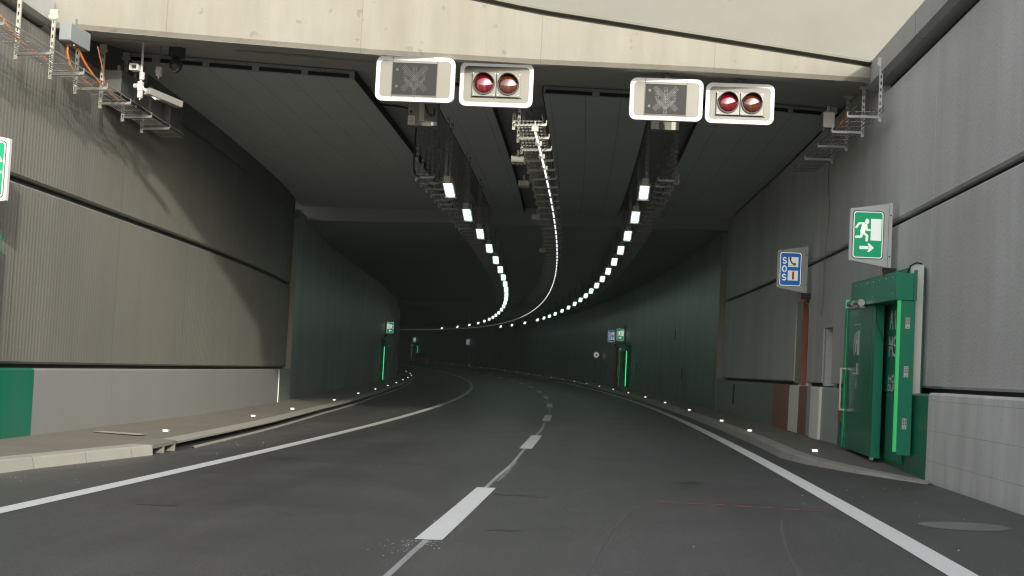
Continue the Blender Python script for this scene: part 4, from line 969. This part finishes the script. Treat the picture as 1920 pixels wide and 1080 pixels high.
dc = thing('dome_camera', 'dark dome camera with pale ring under the left soffit', 'camera', 17.7, -5.58, 5.97)
MB().box(-.1, .1, -.08, .12, -.08, .12).build('mount', 'dark_box', dc, bevel=.01)
m = MB(); vs = []
for i in range(9):
    a = math.pi * i / 8
    for j in range(16): vs.append((.1 * math.sin(a) * math.cos(j * math.pi / 8), .1 * math.sin(a) * math.sin(j * math.pi / 8), -.2 + .12 * math.cos(a)))
m.add(vs, [(i * 16 + j, i * 16 + (j + 1) % 16, (i + 1) * 16 + (j + 1) % 16, (i + 1) * 16 + j) for i in range(8) for j in range(16)]); m.build('dome', 'dark_box', dc, smooth=True)
m = MB(); n = 16; pts = [(.075 * math.cos(R(200 + 140 * k / n)), -.08, -.23 + .09 * math.sin(R(200 + 140 * k / n))) for k in range(n + 1)]; m.tube(pts, .009, 6); m.build('ring', 'galv', dc)

# ------------------------------------------------------------------ round sign on a pole
rs = thing('round_sign', 'small round red rimmed sign on a thin pole by the right wall', 'road sign', 80.5, 4.75, .13)
MB().tube([(0, .03, 0), (0, .03, 2.05)], .03).build('pole', 'galv_dark', rs)
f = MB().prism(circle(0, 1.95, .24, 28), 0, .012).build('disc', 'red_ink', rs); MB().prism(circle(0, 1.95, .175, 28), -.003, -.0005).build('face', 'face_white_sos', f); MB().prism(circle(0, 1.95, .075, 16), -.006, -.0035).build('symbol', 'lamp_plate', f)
MB().box(-.12, .12, -.08, .14, 0, .02).build('foot', 'galv_dark', rs)

# ------------------------------------------------------------------ far cars
def make_car(label, s, u):
    t = thing('parked_car', label, 'car', s, u, 0., 'red cars at the far bend')
    prof = [(-2.1, .32), (-2.12, .72), (-2.0, .92), (-1.55, .98), (1.0, .95), (1.9, .8), (2.12, .62), (2.1, .3)]
    m = MB(); n = len(prof)
    for sx in (-1, 1):
        pass
    W = [.80, .90, .90, .86]
    ring = []
    vs = [(x * (.9 if 0 < i < n - 1 else .86), y, z) for x in (-1, 1) for i, (y, z) in enumerate(prof)]
    m.add(vs, [tuple(range(n)), tuple(range(n, 2 * n))[::-1]] + [(i, i + n, (i + 1) % n + n, (i + 1) % n) for i in range(n)])
    m.build('body', 'car_red', t, bevel=.05)
    c = MB(); top = [(-1.75, .97, .82), (-1.35, 1.42, .66), (.1, 1.46, .64), (.95, .96, .80)]
    vs = [(sx * w, y, z) for sx in (-1, 1) for (y, z, w) in top]
    c.add(vs, [(0, 1, 2, 3), (7, 6, 5, 4), (0, 4, 5, 1), (1, 5, 6, 2), (2, 6, 7, 3)]); c.build('cabin', 'car_red', t, bevel=.03)
    g_ = MB(); g_.add([(-.66, -1.74, 1.02), (.66, -1.74, 1.02), (.56, -1.41, 1.38), (-.56, -1.41, 1.38)], [(0, 1, 2, 3)])
    for v in g_.v: v.y -= .012
    g_.build('rear_window', 'car_glass', t)
    for sx in (-1, 1):
        w_ = MB(); w_.add([(sx * .80, -1.5, 1.03), (sx * .80, .72, 1.03), (sx * .672, .05, 1.40), (sx * .684, -1.25, 1.38)], [(0, 1, 2, 3)])
        for v in w_.v: v.x += sx * .02
        w_.build('side_window', 'car_glass', t)
        MB().box(sx * .72 - .15, sx * .72 + .15, -2.14, -2.02, .66, .84).build('tail_light', 'tail_red', t, bevel=.02)
        for y in (-1.3, 1.3):
            k = MB(); k.tube([(sx * .68, y, .31), (sx * .91, y, .31)], .31, 18); wh = k.build('wheel', 'tyre', t); k = MB(); k.tube([(sx * .90, y, .31), (sx * .918, y, .31)], .19, 14); k.build('rim', 'galv', wh)
    MB().box(-.82, .82, -2.18, -2.05, .36, .56).build('bumper', 'tyre', t, bevel=.03)
    MB().box(-.26, .26, -2.15, -2.115, .62, .74).build('number_plate', 'sticker', t)
    return t
make_car('dark red car seen from behind at the far bend', 171, 1.0)
c2 = make_car('second dark red car half hidden by the left wall at the far bend', 178, -2.3)

# ------------------------------------------------------------------ thin scattering volume added to lift the dark tones in the tunnel
hm = bpy.data.materials.new('lift_haze'); hm.use_nodes = True; hn = hm.node_tree.nodes; hn.clear()
ho = hn.new('ShaderNodeOutputMaterial'); hv = hn.new('ShaderNodeVolumeScatter'); hv.inputs['Color'].default_value = (.86, 1., .95, 1); hv.inputs['Density'].default_value = .0024; hv.inputs['Anisotropy'].default_value = .2
hm.node_tree.links.new(hv.outputs[0], ho.inputs['Volume']); MATS['lift_haze'] = hm
hz = MB().loft(frange(23, 80, 3.) + frange(84, 320, 6.), lambda s: [(-8.6, -.3), (5.3, -.3), (5.3, 5.3), (-8.6, 5.3)], closed=True, caps=True).build('lift_haze', 'lift_haze')
tag(hz, 'thin greenish scattering volume added to lift the dark tunnel', 'lift_haze', None, 'stuff')

# ------------------------------------------------------------------ camera
cd = bpy.data.cameras.new('camera'); cam = bpy.data.objects.new('camera', cd); COL.objects.link(cam)
rr, uu_, ff = Vector((.9928, .1079, .0516)), Vector((-.046, -.0532, .9975)), Vector((-.1104, .9927, .0479))
ff.normalize(); rr = ff.cross(uu_).normalized(); uu_ = rr.cross(ff)
Mc = Matrix((( rr.x, uu_.x, -ff.x, 1.3737), (rr.y, uu_.y, -ff.y, 0), (rr.z, uu_.z, -ff.z, 1.2445), (0, 0, 0, 1)))
cam.matrix_world = Mc
cd.sensor_width = 36; cd.lens = 2250 / 1920 * 36; cd.clip_start = .05; cd.clip_end = 4000
SC.camera = cam

# ------------------------------------------------------------------ daylight
SUN_EL, SUN_AZ = R(16.5), R(24.)        # azimuth: to the right of straight behind the camera
sd = Vector((math.sin(SUN_AZ) * math.cos(SUN_EL), -math.cos(SUN_AZ) * math.cos(SUN_EL), math.sin(SUN_EL)))   # toward the sun
sun = bpy.data.lights.new('sun', 'SUN'); so = bpy.data.objects.new('sun', sun); COL.objects.link(so)
sun.energy = 4.0; sun.angle = R(1.6); sun.color = (1., .945, .82)
so.rotation_euler = sd.to_track_quat('Z', 'Y').to_euler(); so.location = (20, -40, 30)
w = bpy.data.worlds.new('World'); SC.world = w; w.use_nodes = True
wn, wl_ = w.node_tree.nodes, w.node_tree.links
sky = wn.new('ShaderNodeTexSky'); sky.sky_type = 'NISHITA'; sky.sun_disc = False; sky.sun_elevation = SUN_EL
sky.sun_rotation = math.pi - SUN_AZ      # sun stands behind the camera, slightly right
sky.dust_density = 4.; sky.air_density = 1.; sky.ozone_density = .6
bg = wn['Background']; bg.inputs['Strength'].default_value = .43
hs = wn.new('ShaderNodeHueSaturation'); hs.inputs['Saturation'].default_value = .38   # hazy, milky sky
wl_.new(sky.outputs[0], hs.inputs['Color']); wl_.new(hs.outputs[0], bg.inputs['Color'])
SC.view_settings.view_transform = 'Standard'; SC.view_settings.look = 'None'; SC.view_settings.exposure = 0
SC.cycles.max_bounces = 8; SC.cycles.diffuse_bounces = 5; SC.cycles.sample_clamp_indirect = 4.
SC.cycles.use_denoising = True
SC.cycles.sample_clamp_direct = 1.6; SC.cycles.filter_width = 1.2
